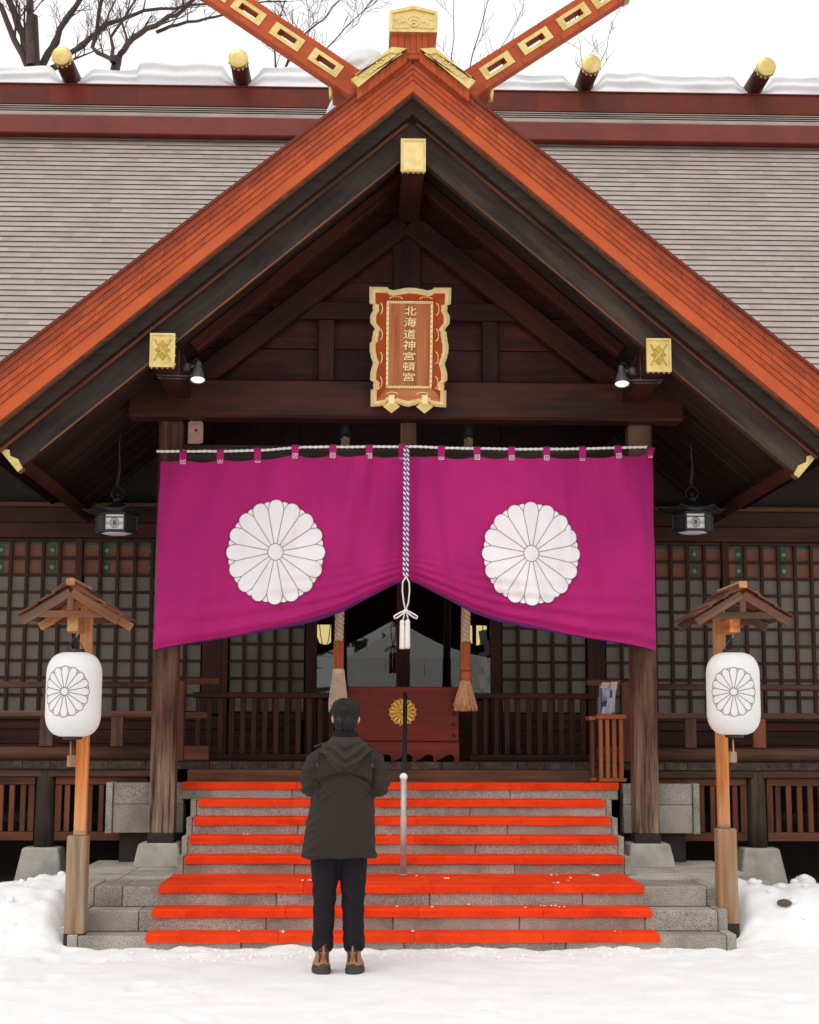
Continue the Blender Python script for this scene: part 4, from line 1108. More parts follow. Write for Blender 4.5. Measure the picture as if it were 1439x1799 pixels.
# ------------------------------------------------------------------ gathering cord and tassel
cd_ = thing('gathering_cord', "violet and white twisted cord with white tassels down the middle of the curtain", 'cord', (0, 12.99, 2.16))
for cx in (-.024, .002):
    for ph, mt in ((0, 'white_cord'), (math.pi, 'purple_cord')):
        pts = []
        for i in range(230):
            t = i / 229; z = lerp(3.885, 2.775, t); y = lerp(13.10, 12.985, min(1, t * 6)) - .0
            a = t * 2 * math.pi * 26 + ph
            pts.append((cx + .0058 * math.cos(a) - .004 * t, y + .0058 * math.sin(a), z))
        tube('cord_strand', cd_, mt, pts, .0078, 6)
YC = 12.985
def wc(pts, r=.0062): return tube('knot_cord', cd_, 'white_cord', pts, r, 7)
wc([(-.012, YC, 2.77), (-.040, YC, 2.72), (-.042, YC, 2.65), (-.030, YC, 2.55), (-.018, YC, 2.50)]); wc([(-.012, YC - .004, 2.77), (.014, YC, 2.72), (.018, YC, 2.65), (.008, YC, 2.55), (-.010, YC, 2.50)])
for s in (-1, 1):
    c = -.014
    wc([(c, YC - .01, 2.485), (c + s * .03, YC - .012, 2.475), (c + s * .075, YC - .01, 2.452), (c + s * .098, YC - .008, 2.435), (c + s * .092, YC - .008, 2.418), (c + s * .07, YC - .008, 2.425), (c + s * .035, YC - .01, 2.45), (c, YC - .014, 2.48)], .0068)
    wc([(c + s * .004, YC - .012, 2.48), (c + s * .012, YC, 2.45), (c + s * .022, YC, 2.405)], .006)
mb = MB(); lump(mb, (-.014, YC - .008, 2.482), .02, 4, 10, 8, .9); mb.build('knot', 'white_cord', cd_, True)
for s, dz in ((-1, 0), (1, .004)):
    cx = -.020 + s * .0225
    mb = MB(); n = 20
    pr_ = [(.004, 2.408), (.016, 2.402), (.0205, 2.39), (.0205, 2.375), (.0185, 2.37), (.0200, 2.36), (.0215, 2.26), (.0225, 2.175), (.018, 2.166)]
    mb.rings([[(cx + (r + (.0012 * math.sin(j * 2 * math.pi / 2.5) if z < 2.37 else 0)) * math.cos(2 * math.pi * j / n), YC + r * math.sin(2 * math.pi * j / n), z + dz + (.004 * math.sin(j * 1.7 + s) if z < 2.18 else 0)) for j in range(n)] for r, z in pr_])
    mb.build('tassel', 'white_cord', cd_, True)
# ================================================================== bell ropes
def twist(name, parent, mat, x, y, z0, z1, R_, turns, n=3):
    for q in range(n):
        pts = []
        for i in range(260):
            t = i / 259; a = t * turns * 2 * math.pi + q * 2 * math.pi / n
            pts.append((x(t) + R_ * .60 * math.cos(a), y + R_ * .60 * math.sin(a), lerp(z0, z1, t)))
        tube(name, parent, mat, pts, R_ * .46, 8)
YR = 14.05
for s, cx, lab in ((-1, -.583, 'straw bell rope with a netted tassel, left of the offering box'), (1, .552, 'straw bell rope with a bushy broom tassel, right of the offering box')):
    t = thing('bell_rope', lab, 'bell rope', (cx, YR, 1.69), 'bell ropes before the offering box')
    xt_ = -.54 if s < 0 else .585
    twist('rope_strand', t, 'rope_straw', lambda q, cx=cx, xt_=xt_: lerp(xt_, cx, q), YR, 4.15, 2.285, .042, 15)
    mb = MB(); mb.lathe([(.02, 0), (.05, -.03), (.062, -.10), (.05, -.2), (.02, -.24)], n=12); mb.build('bell', 'black_metal', t, True, M=Matrix.Translation((xt_, YR, 4.36)))
    tube('hook', t, 'steel', [(xt_, YR, 4.36), (xt_ + .01, YR, 4.40), (xt_, YR, 4.44)], .008, 6)
    zb0, zb1 = (2.295, 2.033) if s < 0 else (2.285, 2.035)
    h = MB(); n = 6; h.rings([[(cx + .052 * math.cos(2 * math.pi * (j + .5) / n), YR + .052 * math.sin(2 * math.pi * (j + .5) / n), z) for j in range(n)] for z in (zb1, zb0)])
    h.build('wooden_sleeve', 'handle_z', t, bev=.004)
    if s > 0:
        lathe('wrapping', t, 'lacquer', [(.049, 1.944), (.052, 1.95), (.053, 2.02), (.05, 2.034)], (cx, YR, 0), 16)
        random.seed(2)
        mb = MB()
        for i in range(420):
            a = random.uniform(0, 2 * math.pi); r_ = math.sqrt(random.random()); r1 = .036 * r_; r2 = .105 * r_ + random.uniform(-.008, .012)
            zl = 1.70 + random.uniform(-.03, .025); a2 = a + random.uniform(-.12, .12)
            mb.tube([(cx + r1 * math.cos(a), YR + r1 * math.sin(a), 1.955), (cx + lerp(r1, r2, .45) * math.cos(a), YR + lerp(r1, r2, .45) * math.sin(a), 1.84), (cx + r2 * math.cos(a2), YR + r2 * math.sin(a2), zl)], [.0045, .0045, .0022], 4)
        mb.build('broom_tassel', 'straw', t)
    else:
        lathe('inner_core', t, 'rope_straw', [(.03, 1.70), (.066, 1.72), (.062, 1.85), (.044, 2.0), (.040, 2.03)], (cx, YR, 0), 16)
        mb = MB(); nn = 22
        def rad(z): return interp([(1.68, .082), (1.75, .080), (1.88, .064), (1.98, .050), (2.035, .046)], z)
        for k in range(nn):
            for d in (-1, 1):
                pts = []
                for i in range(22):
                    z = lerp(2.033, 1.735, i / 21); a = 2 * math.pi * (k / nn) + d * i / 21 * 2.0
                    pts.append((cx + (rad(z) + .003 * d) * math.cos(a), YR + (rad(z) + .003 * d) * math.sin(a), z))
                mb.tube(pts, .0042, 4)
            a = 2 * math.pi * k / nn; mb.tube([(cx + rad(1.74) * math.cos(a), YR + rad(1.74) * math.sin(a), 1.74), (cx + rad(1.7) * math.cos(a), YR + rad(1.7) * math.sin(a), 1.675 + .012 * math.sin(k * 3))], [.006, .004], 5)
        mb.build('netted_tassel', 'net_cord', t)
        lathe('collar', t, 'net_cord', [(.046, 2.0), (.052, 2.005), (.053, 2.035), (.048, 2.045)], (cx, YR, 0), 18)
# ================================================================== name plaque
pq = thing('name_plaque', 'gold framed wooden shrine plaque lettered in gold down the middle, hung under the gable', 'plaque', (.015, 13.0, 4.24))
TILT = R(18)
PM = Matrix.Translation((.010, 12.925, 4.712)) @ Matrix.Rotation(TILT, 4, 'X')      # local: x right, y back, z up
K = .67 / 829.0                                      # drawing units to metres
def U(x, y): return ((x - 722) * K, (754 - y) * K * 1.0)
right = [(1147,130),(1147,225),(1145,300),(1108,312),(1112,345),(1106,372),(1130,410),(1138,440),(1136,500),(1108,535),(1086,565),(1106,592),(1108,630),(1116,655),(1118,690),(1128,720),(1128,800),(1118,830),(1116,855),(1104,885),(1090,920),(1108,975),(1120,1030),(1120,1095),(1082,1125),(1090,1160),(1082,1190),(1113,1205),(1113,1290),(1113,1378)]
bottom = [(1013,1372),(950,1360),(945,1335),(910,1338),(880,1352),(820,1345),(790,1358),(760,1362),(715,1374),(670,1366),(640,1358),(610,1345),(560,1352),(520,1338),(485,1335),(470,1362),(410,1372)]
left = [(x * -1 + 2 * 722 + (0 if y < 700 else -12), y) for x, y in right[::-1]]
top = [(400,130),(485,132),(500,152),(545,162),(610,150),(670,138),(720,134),(790,138),(850,150),(905,162),(955,150),(968,132),(1060,130)]
OUT = right + bottom + left + top
n = len(OUT)
def inset(p, dx, dy):
    x, y = p; cx, cy_ = 722, 754
    tx = max(-1, min(1, (x - cx) / 425)); ty = max(-1, min(1, (y - cy_) / 624))
    return (x - (dx if tx > .8 else -dx if tx < -.8 else 0), y - (dy if ty > .93 else -dy if ty < -.93 else 0))
INN = [inset(p, 62, 58) for p in OUT]
def V(p, y): x, z = U(*p); return (x, y, z)
mb = MB(); L0 = [V(p, -.030) for p in OUT]; L1 = [V(p, -.030) for p in INN]; L2 = [V(p, .04) for p in OUT]; L3 = [V(p, .010) for p in INN]; L4 = [V(((p[0] * .42 + q[0] * .58), (p[1] * .42 + q[1] * .58)), -.062) for p, q in zip(OUT, INN)]
mb.add(L0 + L1 + L2 + L3 + L4, [(i, (i + 1) % n, 4 * n + (i + 1) % n, 4 * n + i) for i in range(n)] + [(4 * n + i, 4 * n + (i + 1) % n, n + (i + 1) % n, n + i) for i in range(n)] + [(i, 2 * n + i, 2 * n + (i + 1) % n, (i + 1) % n) for i in range(n)] + [(n + i, n + (i + 1) % n, 3 * n + (i + 1) % n, 3 * n + i) for i in range(n)])
fr = mb.build('gold_frame', 'gold_leaf', pq, M=PM, recalc=True)
# sloping lacquered sides down to the panel
ix0, ix1, iy0, iy1 = 478, 966, 275, 1190
ox0, ox1, oy0, oy1 = 352, 1098, 168, 1330
for nm, a, b, c, d in (('side_top', (ox0, oy0), (ox1, oy0), (ix1, iy0), (ix0, iy0)), ('side_right', (ox1, oy0), (ox1, oy1), (ix1, iy1), (ix1, iy0)),
                       ('side_bottom', (ox1, oy1), (ox0, oy1), (ix0, iy1), (ix1, iy1)), ('side_left', (ox0, oy1), (ox0, oy0), (ix0, iy0), (ix0, iy1))):
    mb = MB(); A, B = V(a, -.02), V(b, -.02); Cc, D = V(c, .075), V(d, .075)
    back = [(p[0], p[1] + .012, p[2]) for p in (A, B, Cc, D)]
    mb.add([A, B, Cc, D] + back, [(0, 1, 2, 3), (4, 7, 6, 5), (0, 4, 5, 1), (1, 5, 6, 2), (2, 6, 7, 3), (3, 7, 4, 0)])
    mb.build('lacquered_side', 'lacquer' if nm != 'side_bottom' else 'plaque_x', pq, M=PM)
mb = MB(); a = U(ix0, iy1); b = U(ix1, iy0); mb.box(a[0], b[0], .073, .10, a[1], b[1]); board = mb.build('panel', 'plaque_z', pq, M=PM)
mb = MB(); w = .020
mb.box(a[0], b[0], .062, .072, b[1] - w, b[1]); mb.box(a[0], b[0], .062, .072, a[1], a[1] + w); mb.box(a[0], a[0] + w, .062, .072, a[1] + w + .0005, b[1] - w - .0005); mb.box(b[0] - w, b[0], .062, .072, a[1] + w + .0005, b[1] - w - .0005)
bd = mb.build('gold_border', 'gold_leaf', pq, M=PM)
mb = MB(); random.seed(6)
for k in range(70):
    t = k / 70 * 4; sd_ = int(t); f = t - sd_; q = random.uniform(.35, .65) * w
    p = {0: (lerp(a[0], b[0], f), b[1] - q), 1: (b[0] - q, lerp(b[1], a[1], f)), 2: (lerp(b[0], a[0], f), a[1] + q), 3: (a[0] + q, lerp(a[1], b[1], f))}[sd_]
    mb.box(p[0] - .005, p[0] + .004, .0605, .0618, p[1] - .003, p[1] + .004)
mb.build('border_piercing', 'void_wood', bd, M=PM)
# gold scrolls on the lacquered sides
def scroll(c, sx, sy, rot):
    pts = []
    for i in range(22):
        t = i / 21 * 2 - 1; a_ = t * 2.6
        pts.append(Vector((sx * (t * .9 + .25 * math.sin(a_ * 1.2)), 0, sy * (math.cos(a_) - .4) * .55)))
    return [(Matrix.Rotation(rot, 4, 'Y') @ p) + c for p in pts]
mb = MB()
def sideY(x, y):   # depth of the sloped side at drawing position
    fx = (ix0 - x) / (ix0 - ox0) if x < ix0 else (x - ix1) / (ox1 - ix1) if x > ix1 else 0
    fy = (iy0 - y) / (iy0 - oy0) if y < iy0 else (y - iy1) / (oy1 - iy1) if y > iy1 else 0
    return lerp(.075, -.02, min(1, max(fx, fy))) - .003
for x, y, sx, sy, ro in [(575, 236, .060, .020, 0), (890, 236, .060, .020, 0), (545, 1240, .060, .024, 0), (868, 1240, .060, .024, 0)] + \
        [(xx, yy, .056, .024, R(90)) for xx in (425, 1018) for yy in (355, 625, 865, 1125)]:
    p = U(x, y); mb = MB(); mb.tube(scroll(Vector((p[0], sideY(x, y), p[1])), sx, sy, ro), .0052, 6)
    mb.build('gold_scroll', 'gold_leaf', pq, True, M=PM)
for x in (538, 886):     # hooks with shield plates
    p = U(x, 1300); mb = MB(); mb.prism([(p[0] - .024, p[1] + .042), (p[0] + .024, p[1] + .042), (p[0] + .024, p[1] - .03), (p[0] - .024, p[1] - .03)], -.066, -.03)
    h = mb.build('hook', 'gold_leaf', pq, M=PM)
    q = U(x, 1385); mb = MB(); mb.prism([(q[0] - .026, q[1] + .05), (q[0] + .026, q[1] + .05), (q[0] + .072, q[1] + .012), (q[0] + .045, q[1] - .01), (q[0], q[1] - .045), (q[0] - .045, q[1] - .01), (q[0] - .072, q[1] + .012)], -.052, -.035)
    mb.build('shield_plate', 'gold', h, M=PM)
# the seven characters
CH = '北海道神宮頓宮'
ys_ = [378, 495, 620, 735, 850, 960, 1070]; hs_ = [92, 100, 100, 104, 84, 92, 86]
for c_, yy, hh in zip(CH, ys_, hs_):
    cu = bpy.data.curves.new('t', 'FONT'); cu.body = c_; cu.size = 1; cu.extrude = .03; cu.offset = .006; cu.shear = .05
    tmp = bpy.data.objects.new('t', cu); col.objects.link(tmp)
    dg = bpy.context.evaluated_depsgraph_get(); me = bpy.data.meshes.new_from_object(tmp.evaluated_get(dg)); bpy.data.objects.remove(tmp)
    vx = [v.co.x for v in me.vertices]; vy = [v.co.y for v in me.vertices]
    cxx, cyy = (min(vx) + max(vx)) / 2, (min(vy) + max(vy)) / 2; sx, sy = 128 * K / (max(vx) - min(vx)), hh * K / (max(vy) - min(vy))
    p = U(728 if yy < 600 else 722, yy)
    for v in me.vertices:
        x, y, z = v.co; v.co = (p[0] + (x - cxx) * sx, .066 - z * .2, p[1] + (y - cyy) * sy)
    me.materials.clear(); me.materials.append(MATS['gold_leaf']); link('character', me, board, PM)
# ================================================================== spotlights under the purlins
def spot(s, label):
    t = thing('spotlight', label, 'spotlight', (s * 1.70, 12.3, 4.3), 'spotlights on the porch purlins')
    c = Vector((s * 1.70, 12.28, 4.395)); ax = Vector((-.02 * s, -.30, -1)).normalized()
    q = Vector((0, 0, -1)).rotation_difference(ax).to_matrix().to_4x4(); M = Matrix.Translation(c) @ q
    mb = MB(); mb.lathe([(.001, .022), (.022, .02), (.026, .0), (.027, -.035), (.034, -.05), (.060, -.135), (.064, -.150), (.058, -.146), (.03, -.07)], n=24, caps=False); mb.build('shade', 'grey_metal', t, True, M=M)
    mb = MB(); mb.lathe([(.0575, -.138), (.050, -.146), (.03, -.152), (.001, -.154)], n=24, caps=False); mb.build('bulb', 'bulb_face', t, True, M=M)
    px = s * 1.862
    tube('swivel', t, 'grey_metal', [(s * 1.725, 12.29, 4.38), (s * 1.775, 12.30, 4.375)], .014, 8)
    lathe('knuckle', t, 'grey_metal', [(.001, -.03), (.03, -.025), (.034, 0), (.03, .03), (.001, .035)], (s * 1.795, 12.30, 4.372), 12)
    tube('strap', t, 'grey_metal', [(px - s * .006, 12.28, 4.30), (px - s * .006, 12.28, 4.52)], .006, 6)
    tube('clamp_arm', t, 'grey_metal', [(s * 1.76, 12.27, 4.292), (s * 1.86, 12.26, 4.296), (s * 2.03, 12.25, 4.298)], .008, 8)
    tube('clamp_arm', t, 'grey_metal', [(s * 1.80, 12.33, 4.286), (s * 2.02, 12.33, 4.29)], .006, 8)
    tube('clamp_screw', t, 'grey_metal', [(s * 1.745, 12.27, 4.275), (s * 1.735, 12.265, 4.29), (s * 1.745, 12.26, 4.305), (s * 1.76, 12.265, 4.295)], .006, 6)
    tube('clamp_eye', t, 'grey_metal', [(s * 2.0 + .018 * math.cos(a), 12.25 + .018 * math.sin(a), 4.275) for a in [2 * math.pi * i / 10 for i in range(11)]], .004, 6)
    tube('cable', t, 'black_metal', [(s * 1.70, 12.28, 4.41), (s * 1.705, 12.28, 4.44), (s * 1.73, 12.29, 4.442), (s * 1.75, 12.30, 4.40), (s * 1.79, 12.31, 4.40), (s * 1.82, 12.31, 4.47), (s * 1.85, 12.31, 4.53)], .005, 6)
spot(-1, 'small grey spotlight clamped under the left gold-capped beam'); spot(1, 'small grey spotlight clamped under the right gold-capped beam')
# pale wooden plate beside the left pillar head
t = thing('wooden_plate', 'pale pinkish wooden plate with a round hole at the top of the left pillar', 'wooden plate', (-1.83, 13.38, 3.95))
mb = MB(); w0, w1, z0, z1 = -1.893, -1.765, 3.952, 4.150; hc = (-1.826, 4.070, .013)
sq = [(w0, z0), (w1, z0), (w1, z1), (w0, z1)]; N_ = 24
rim = []
for j in range(N_):
    a = 2 * math.pi * j / N_; dx, dz = math.cos(a), math.sin(a)
    tx = ((w1 if dx > 0 else w0) - hc[0]) / dx if abs(dx) > 1e-6 else 9; tz = ((z1 if dz > 0 else z0) - hc[1]) / dz if abs(dz) > 1e-6 else 9
    k_ = min(tx, tz); rim.append((hc[0] + dx * k_, hc[1] + dz * k_))
hol = [(hc[0] + hc[2] * math.cos(2 * math.pi * j / N_), hc[1] + hc[2] * math.sin(2 * math.pi * j / N_)) for j in range(N_)]
for yy in (13.375, 13.40): pass
vs = [(x, 13.375, z) for x, z in rim] + [(x, 13.375, z) for x, z in hol] + [(x, 13.40, z) for x, z in rim] + [(x, 13.40, z) for x, z in hol]
fs = []
for j in range(N_):
    k_ = (j + 1) % N_; fs += [(j, k_, N_ + k_, N_ + j), (2 * N_ + j, 3 * N_ + j, 3 * N_ + k_, 2 * N_ + k_), (j, 2 * N_ + j, 2 * N_ + k_, k_), (N_ + j, N_ + k_, 3 * N_ + k_, 3 * N_ + j)]
mb.add(vs, fs); mb.build('plate', 'plate_wood', t)
box('backing', t, 'void_wood', w0 + .01, w1 - .01, 13.401, 13.41, z0 + .01, z1 - .01, 0)
# ================================================================== hanging metal lanterns
def hang(cx, cz, rot, label, ztop):
    t = thing('hanging_lantern', label, 'lantern', (cx, 13.7, cz), 'metal lanterns hung under the porch eaves')
    M = Matrix.Translation((cx, 13.7, cz)) @ Matrix.Rotation(rot, 4, 'Z')
    def hexr(r, z, o=0, n=6): return [(r * math.cos(2 * math.pi * j / n), r * math.sin(2 * math.pi * j / n), z) for j in range(n)]
    mb = MB()
    rg = []
    for r, z in ((.02, .16), (.05, .145), (.10, .115), (.17, .088), (.245, .072), (.30, .074), (.302, .062), (.24, .055), (.1, .05)):
        ring = []
        for j in range(24):
            a = 2 * math.pi * j / 24; c_ = math.cos(math.pi / 6) / math.cos((j % 4) * math.pi / 12 - math.pi / 6)
            tip = (abs((j % 4) - 2) / 2) ** 3
            ring.append((r * c_ * math.cos(a), r * c_ * math.sin(a), z + .028 * tip * max(0, (r - .15) / .15)))
        rg.append(ring)
    mb.rings(rg); mb.build('roof', 'black_metal', t, M=M)
    mb = MB(); mb.rings([hexr(.178, .052), hexr(.178, .030), ]); mb.build('top_rim', 'black_metal', t, M=M)
    mb = MB(); mb.rings([hexr(.185, -.120), hexr(.185, -.102)]); mb.build('bottom_rim', 'black_metal', t, M=M)
    mb = MB(); mb.rings([hexr(.09, -.131), hexr(.135, -.121)]); mb.build('bottom_plate', 'paper_white', t, M=M)
    H = hexr(.176, 0)
    for j in range(6):
        p = H[j]; mb = MB(); mb.rings([[(p[0] + .011 * math.cos(a), p[1] + .011 * math.sin(a), z) for a in [2 * math.pi * q / 6 for q in range(6)]] for z in (-.101, .029)]); mb.build('corner_post', 'black_metal', t, M=M)
        p2 = H[(j + 1) % 6]; A, B = Vector(p), Vector(p2); d = (B - A).normalized(); nrm = Vector((d.y, -d.x, 0))
        if nrm.dot(A) < 0: nrm = -nrm
        front = nrm.y < -.9
        f0, f1 = A + d * .010 - nrm * .004, B - d * .010 - nrm * .004
        mb = MB(); mb.add([f0 + Vector((0, 0, -.10)), f1 + Vector((0, 0, -.10)), f1 + Vector((0, 0, .028)), f0 + Vector((0, 0, .028))] + [q - nrm * .004 for q in (f0 + Vector((0, 0, -.10)), f1 + Vector((0, 0, -.10)), f1 + Vector((0, 0, .028)), f0 + Vector((0, 0, .028)))], [(0, 1, 2, 3), (4, 7, 6, 5), (0, 4, 5, 1), (1, 5, 6, 2), (2, 6, 7, 3), (3, 7, 4, 0)])
        pn = mb.build('panel', 'paper_white' if front else 'grey_metal', t, M=M)
        mb = MB()
        mid = (f0 + f1) / 2
        def S3(u, v, off, mid=mid, d=d, nrm=nrm): return tuple(mid + d * (u * .038) + nrm * (.002 + off) + Vector((0, 0, -.045 + v * .046)))
        if front:
            draw_lines(mb, crest_lines(4, False), S3, .045, 0)
            draw_lines(mb, [[(-2.2, .10), (-1.0, .10)], [(1.0, .10), (2.2, .10)], [(-2.2, -.25), (-.95, -.25)], [(.95, -.25), (2.2, -.25)]], S3, .05, 0)
        mb.add([tuple(f0 + nrm * .003 + Vector((0, 0, .0))), tuple(f1 + nrm * .003 + Vector((0, 0, .0))), tuple(f1 + nrm * .003 + Vector((0, 0, .010))), tuple(f0 + nrm * .003 + Vector((0, 0, .010)))], [(0, 1, 2, 3)])
        if not front: draw_lines(mb, [[(-2, -1 + k * .33), (2, -1 + k * .33)] for k in range(7)], S3, .07, 0)
        mb.build('tracery', 'black_metal', pn, M=M)
    lathe('finial', t, 'black_metal', [(.02, 0), (.034, .012), (.036, .03), (.02, .05), (.012, .06), (.022, .075), (.001, .09)], (cx, 13.7, cz + .155), 14)
    tube('ring', t, 'black_metal', [(cx + .055 * math.cos(a), 13.7, cz + .235 + .055 * math.sin(a)) for a in [2 * math.pi * i / 18 for i in range(19)]], .005, 6)
    tube('wire', t, 'grey_metal', [(cx, 13.7, cz + .29), (cx + .015, 13.7, cz + .45), (cx + .003, 13.7, ztop - .12), (cx + .012, 13.7, ztop)], .004, 6)
    tube('wire', t, 'grey_metal', [(cx - .02, 13.7, cz + .28), (cx + .004, 13.7, cz + .45), (cx + .001, 13.7, ztop - .1), (cx + .012, 13.7, ztop)], .003, 6)
hang(-2.535, 3.325, R(1), 'black hexagonal metal lantern hanging at the left of the curtain', 4.12)
hang(2.552, 3.368, R(-1), 'black hexagonal metal lantern hanging at the right of the curtain', 4.11)
# ================================================================== lantern posts and paper lanterns
def lpost(px, py, z0, rx, dirn, label, zoff, lx, ly):
    t = thing('lantern_post', label, 'lantern post', (px, py, z0), 'roofed lantern posts beside the stairs')
    box('ground_stake', t, 'stake', px - .070 + (.012 if dirn > 0 else -.012), px + .070 + (.012 if dirn > 0 else -.012), py - .055, py + .075, z0 - .25, .763 + zoff, .010)
    box('iron_band', t, 'void_wood', px - .072 + (.012 if dirn > 0 else -.012), px + .072 + (.012 if dirn > 0 else -.012), py - .057, py + .077, z0 - .25, z0 + .085, .006)
    box('post', t, 'cedar', px - .040, px + .040, py - .035, py + .045, .764 + zoff, 2.37 + zoff, .005)
    box('grey_foot', t, 'stake', px - .0415, px + .0415, py - .0365, py + .0465, .7645 + zoff, .80 + zoff, .004)
    xb = px - .105 if dirn < 0 else px + .041
    box('cross_peg', t, 'stake', xb, xb + .064, py - .02, py + .03, 1.235 + zoff, 1.315 + zoff, .004)
    box('arm', t, 'cedar', lx - .036 + (0 if dirn < 0 else 0), lx + .040, ly - .09, py - .036, 2.165 + zoff, 2.275 + zoff, .005)
    box('arm', t, 'cedar', min(lx, px) - .03, max(lx, px) + .03, py - .034, py + .03, 2.168 + zoff, 2.272 + zoff, .005) if abs(lx - px) > .02 else None
    # small roof, ridge running towards the hall
    ax, az = rx, 2.485 + zoff; sl = R(31); hw = .352; ya, yb = ly - .16, py + .30
    for s in (-1, 1):
        n = 3
        for k in range(n):     # lapped roof boards
            d0, d1 = k * hw / n - .01, (k + 1) * hw / n + .012
            p0 = Vector((ax + s * (d0 + d1) / 2 * 1.0, ya, az - (d0 + d1) / 2 * math.tan(sl) + .006 * (n - k)))
            M = Matrix.Translation((p0.x, (ya + yb) / 2, p0.z)) @ Matrix.Rotation(s * (sl - R(2)), 4, 'Y')
            me = boxmesh((d1 - d0) / math.cos(sl), yb - ya, .013, 'roofwood_y' if k % 2 else 'slat_y', .002); link('roof_board', me, t, M)
        for k, yy in enumerate((ya + .035, yb - .035)):     # rafters under it
            A = Vector((ax + s * .004, yy + (0 if s > 0 else .003), az - .052)); B = Vector((ax + s * (hw - .02), yy + (0 if s > 0 else .003), az - .052 - (hw - .02) * math.tan(sl)))
            beam('roof_rafter', t, 'roofwood' if (k == 0 or dirn > 0) else 'cedar', A, B, .048, .060, (0, 0, 1), .004)
    for k, yy in enumerate((ya + .035, yb - .035)):
        box('tie', t, 'roofwood', ax - .22, ax + .22, yy - .017, yy + .017, az - .225, az - .180, .003)
        box('king_strut', t, 'roofwood', ax - .022, ax + .022, yy - .019, yy + .019, az - .179, az - .062, .003)
    box('ridge_block', t, 'cedar', ax - .030, ax + .030, ya - .012, yb + .012, az - .006, az + .042, .006)
    for s in (-1, 1): 
        M = Matrix.Translation((ax + s * .06, (ya + yb) / 2, az - .0)) @ Matrix.Rotation(s * sl, 4, 'Y'); link('ridge_cover', boxmesh(.09, yb - ya - .02, .012, 'slat_y', .002), t, M)
    return t
def plantern(cx, cyy, z0, z1, phi, cz, rc, label):
    t = thing('paper_lantern', label, 'paper lantern', (cx, cyy, z0), 'white paper lanterns with a drawn chrysanthemum')
    Rl = .190; H = z1 - z0; prof = []
    for i in range(41):
        u = i / 40; v = abs(2 * u - 1)
        r_ = .088 + (Rl - .088) * max(0, 1 - max(0, (v - .42) / .58) ** 2.6) ** .62
        prof.append((r_, u * H))
    def rad(z): return interp([(b, a) for a, b in prof], z - z0)
    sh = lathe('shade', t, 'lantern_paper', prof, (cx, cyy, z0), 56)
    lathe('top_ring', t, 'black_metal', [(.066, 0), (.068, .003), (.068, .022), (.058, .024), (.056, .005)], (cx, cyy, z1 + .001), 24)
    lathe('bottom_ring', t, 'black_metal', [(.055, -.022), (.066, -.020), (.068, -.004), (.066, -.001)], (cx, cyy, z0), 24)
    def S(u, v, off):
        z = cz + v * rc; r_ = rad(z) + off; a = phi + u * rc / Rl
        return (cx + r_ * math.sin(a), cyy - r_ * math.cos(a), z)
    mb = MB(); LL = []
    for l in crest_lines(7, True):
        for p, q in zip(l, l[1:]): LL.append([(lerp(p[0], q[0], i / 2), lerp(p[1], q[1], i / 2)) for i in range(3)])
    draw_lines(mb, LL, S, .0125, .0018); mb.build('crest_outline', 'crest_line', sh)
    tube('hanger', t, 'grey_metal', [(cx - .06, cyy, z1 + .02), (cx - .02, cyy, z1 + .09), (cx, cyy, z1 + .115), (cx + .02, cyy, z1 + .09), (cx + .06, cyy, z1 + .02)], .004, 6)
    tube('hook', t, 'steel', [(cx, cyy, z1 + .11), (cx + .012, cyy, z1 + .125), (cx + .006, cyy, z1 + .155)], .004, 6)
    tube('tail', t, 'cedar_z', [(cx - .01, cyy, z0 - .03), (cx - .008, cyy, z0 - .14)], .006, 6)
lpost(-2.332, 11.20, .02, -2.385, -1, 'roofed cedar lantern post on a pale stake left of the stairs', 0, -2.378, 10.98)
plantern(-2.366, 10.97, 1.446, 2.022, R(-9), 1.750, .174, 'white paper lantern on the post left of the stairs')
lpost(2.262, 11.50, .05, 2.352, 1, 'roofed cedar lantern post on a pale stake right of the stairs', .035, 2.302, 11.26)
plantern(2.296, 11.25, 1.472, 2.055, R(-12), 1.772, .174, 'white paper lantern on the post right of the stairs')
# ================================================================== stair handrail
t = thing('stair_handrail', 'single handrail in mid stairs, steel post below and black rail rising behind', 'handrail', (-.045, 12.3, .394))
tube('steel_post', t, 'steel', [(-.045, 12.30, .395), (-.044, 12.30, 1.115)], .0235, 16)
lathe('foot_flange', t, 'steel', [(.03, 0), (.032, .004), (.026, .008)], (-.045, 12.30, .3945), 16)
mb = MB(); lump(mb, (0, 0, 0), .030, 0, 16, 10, 1.); 
lathe('ball_cap', t, 'white_plastic', [(.001, -.032), (.02, -.026), (.031, -.006), (.031, .006), (.022, .024), (.001, .032)], (-.044, 12.30, 1.140), 18)
beam('black_rail', t, 'black_metal', (-.040, 12.325, 1.12), (.002, 13.66, 1.815), .036, .042, (0, 0, 1), .006)
tube('rear_post', t, 'black_metal', [(.002, 13.64, 1.06), (.002, 13.64, 1.80)], .019, 12)
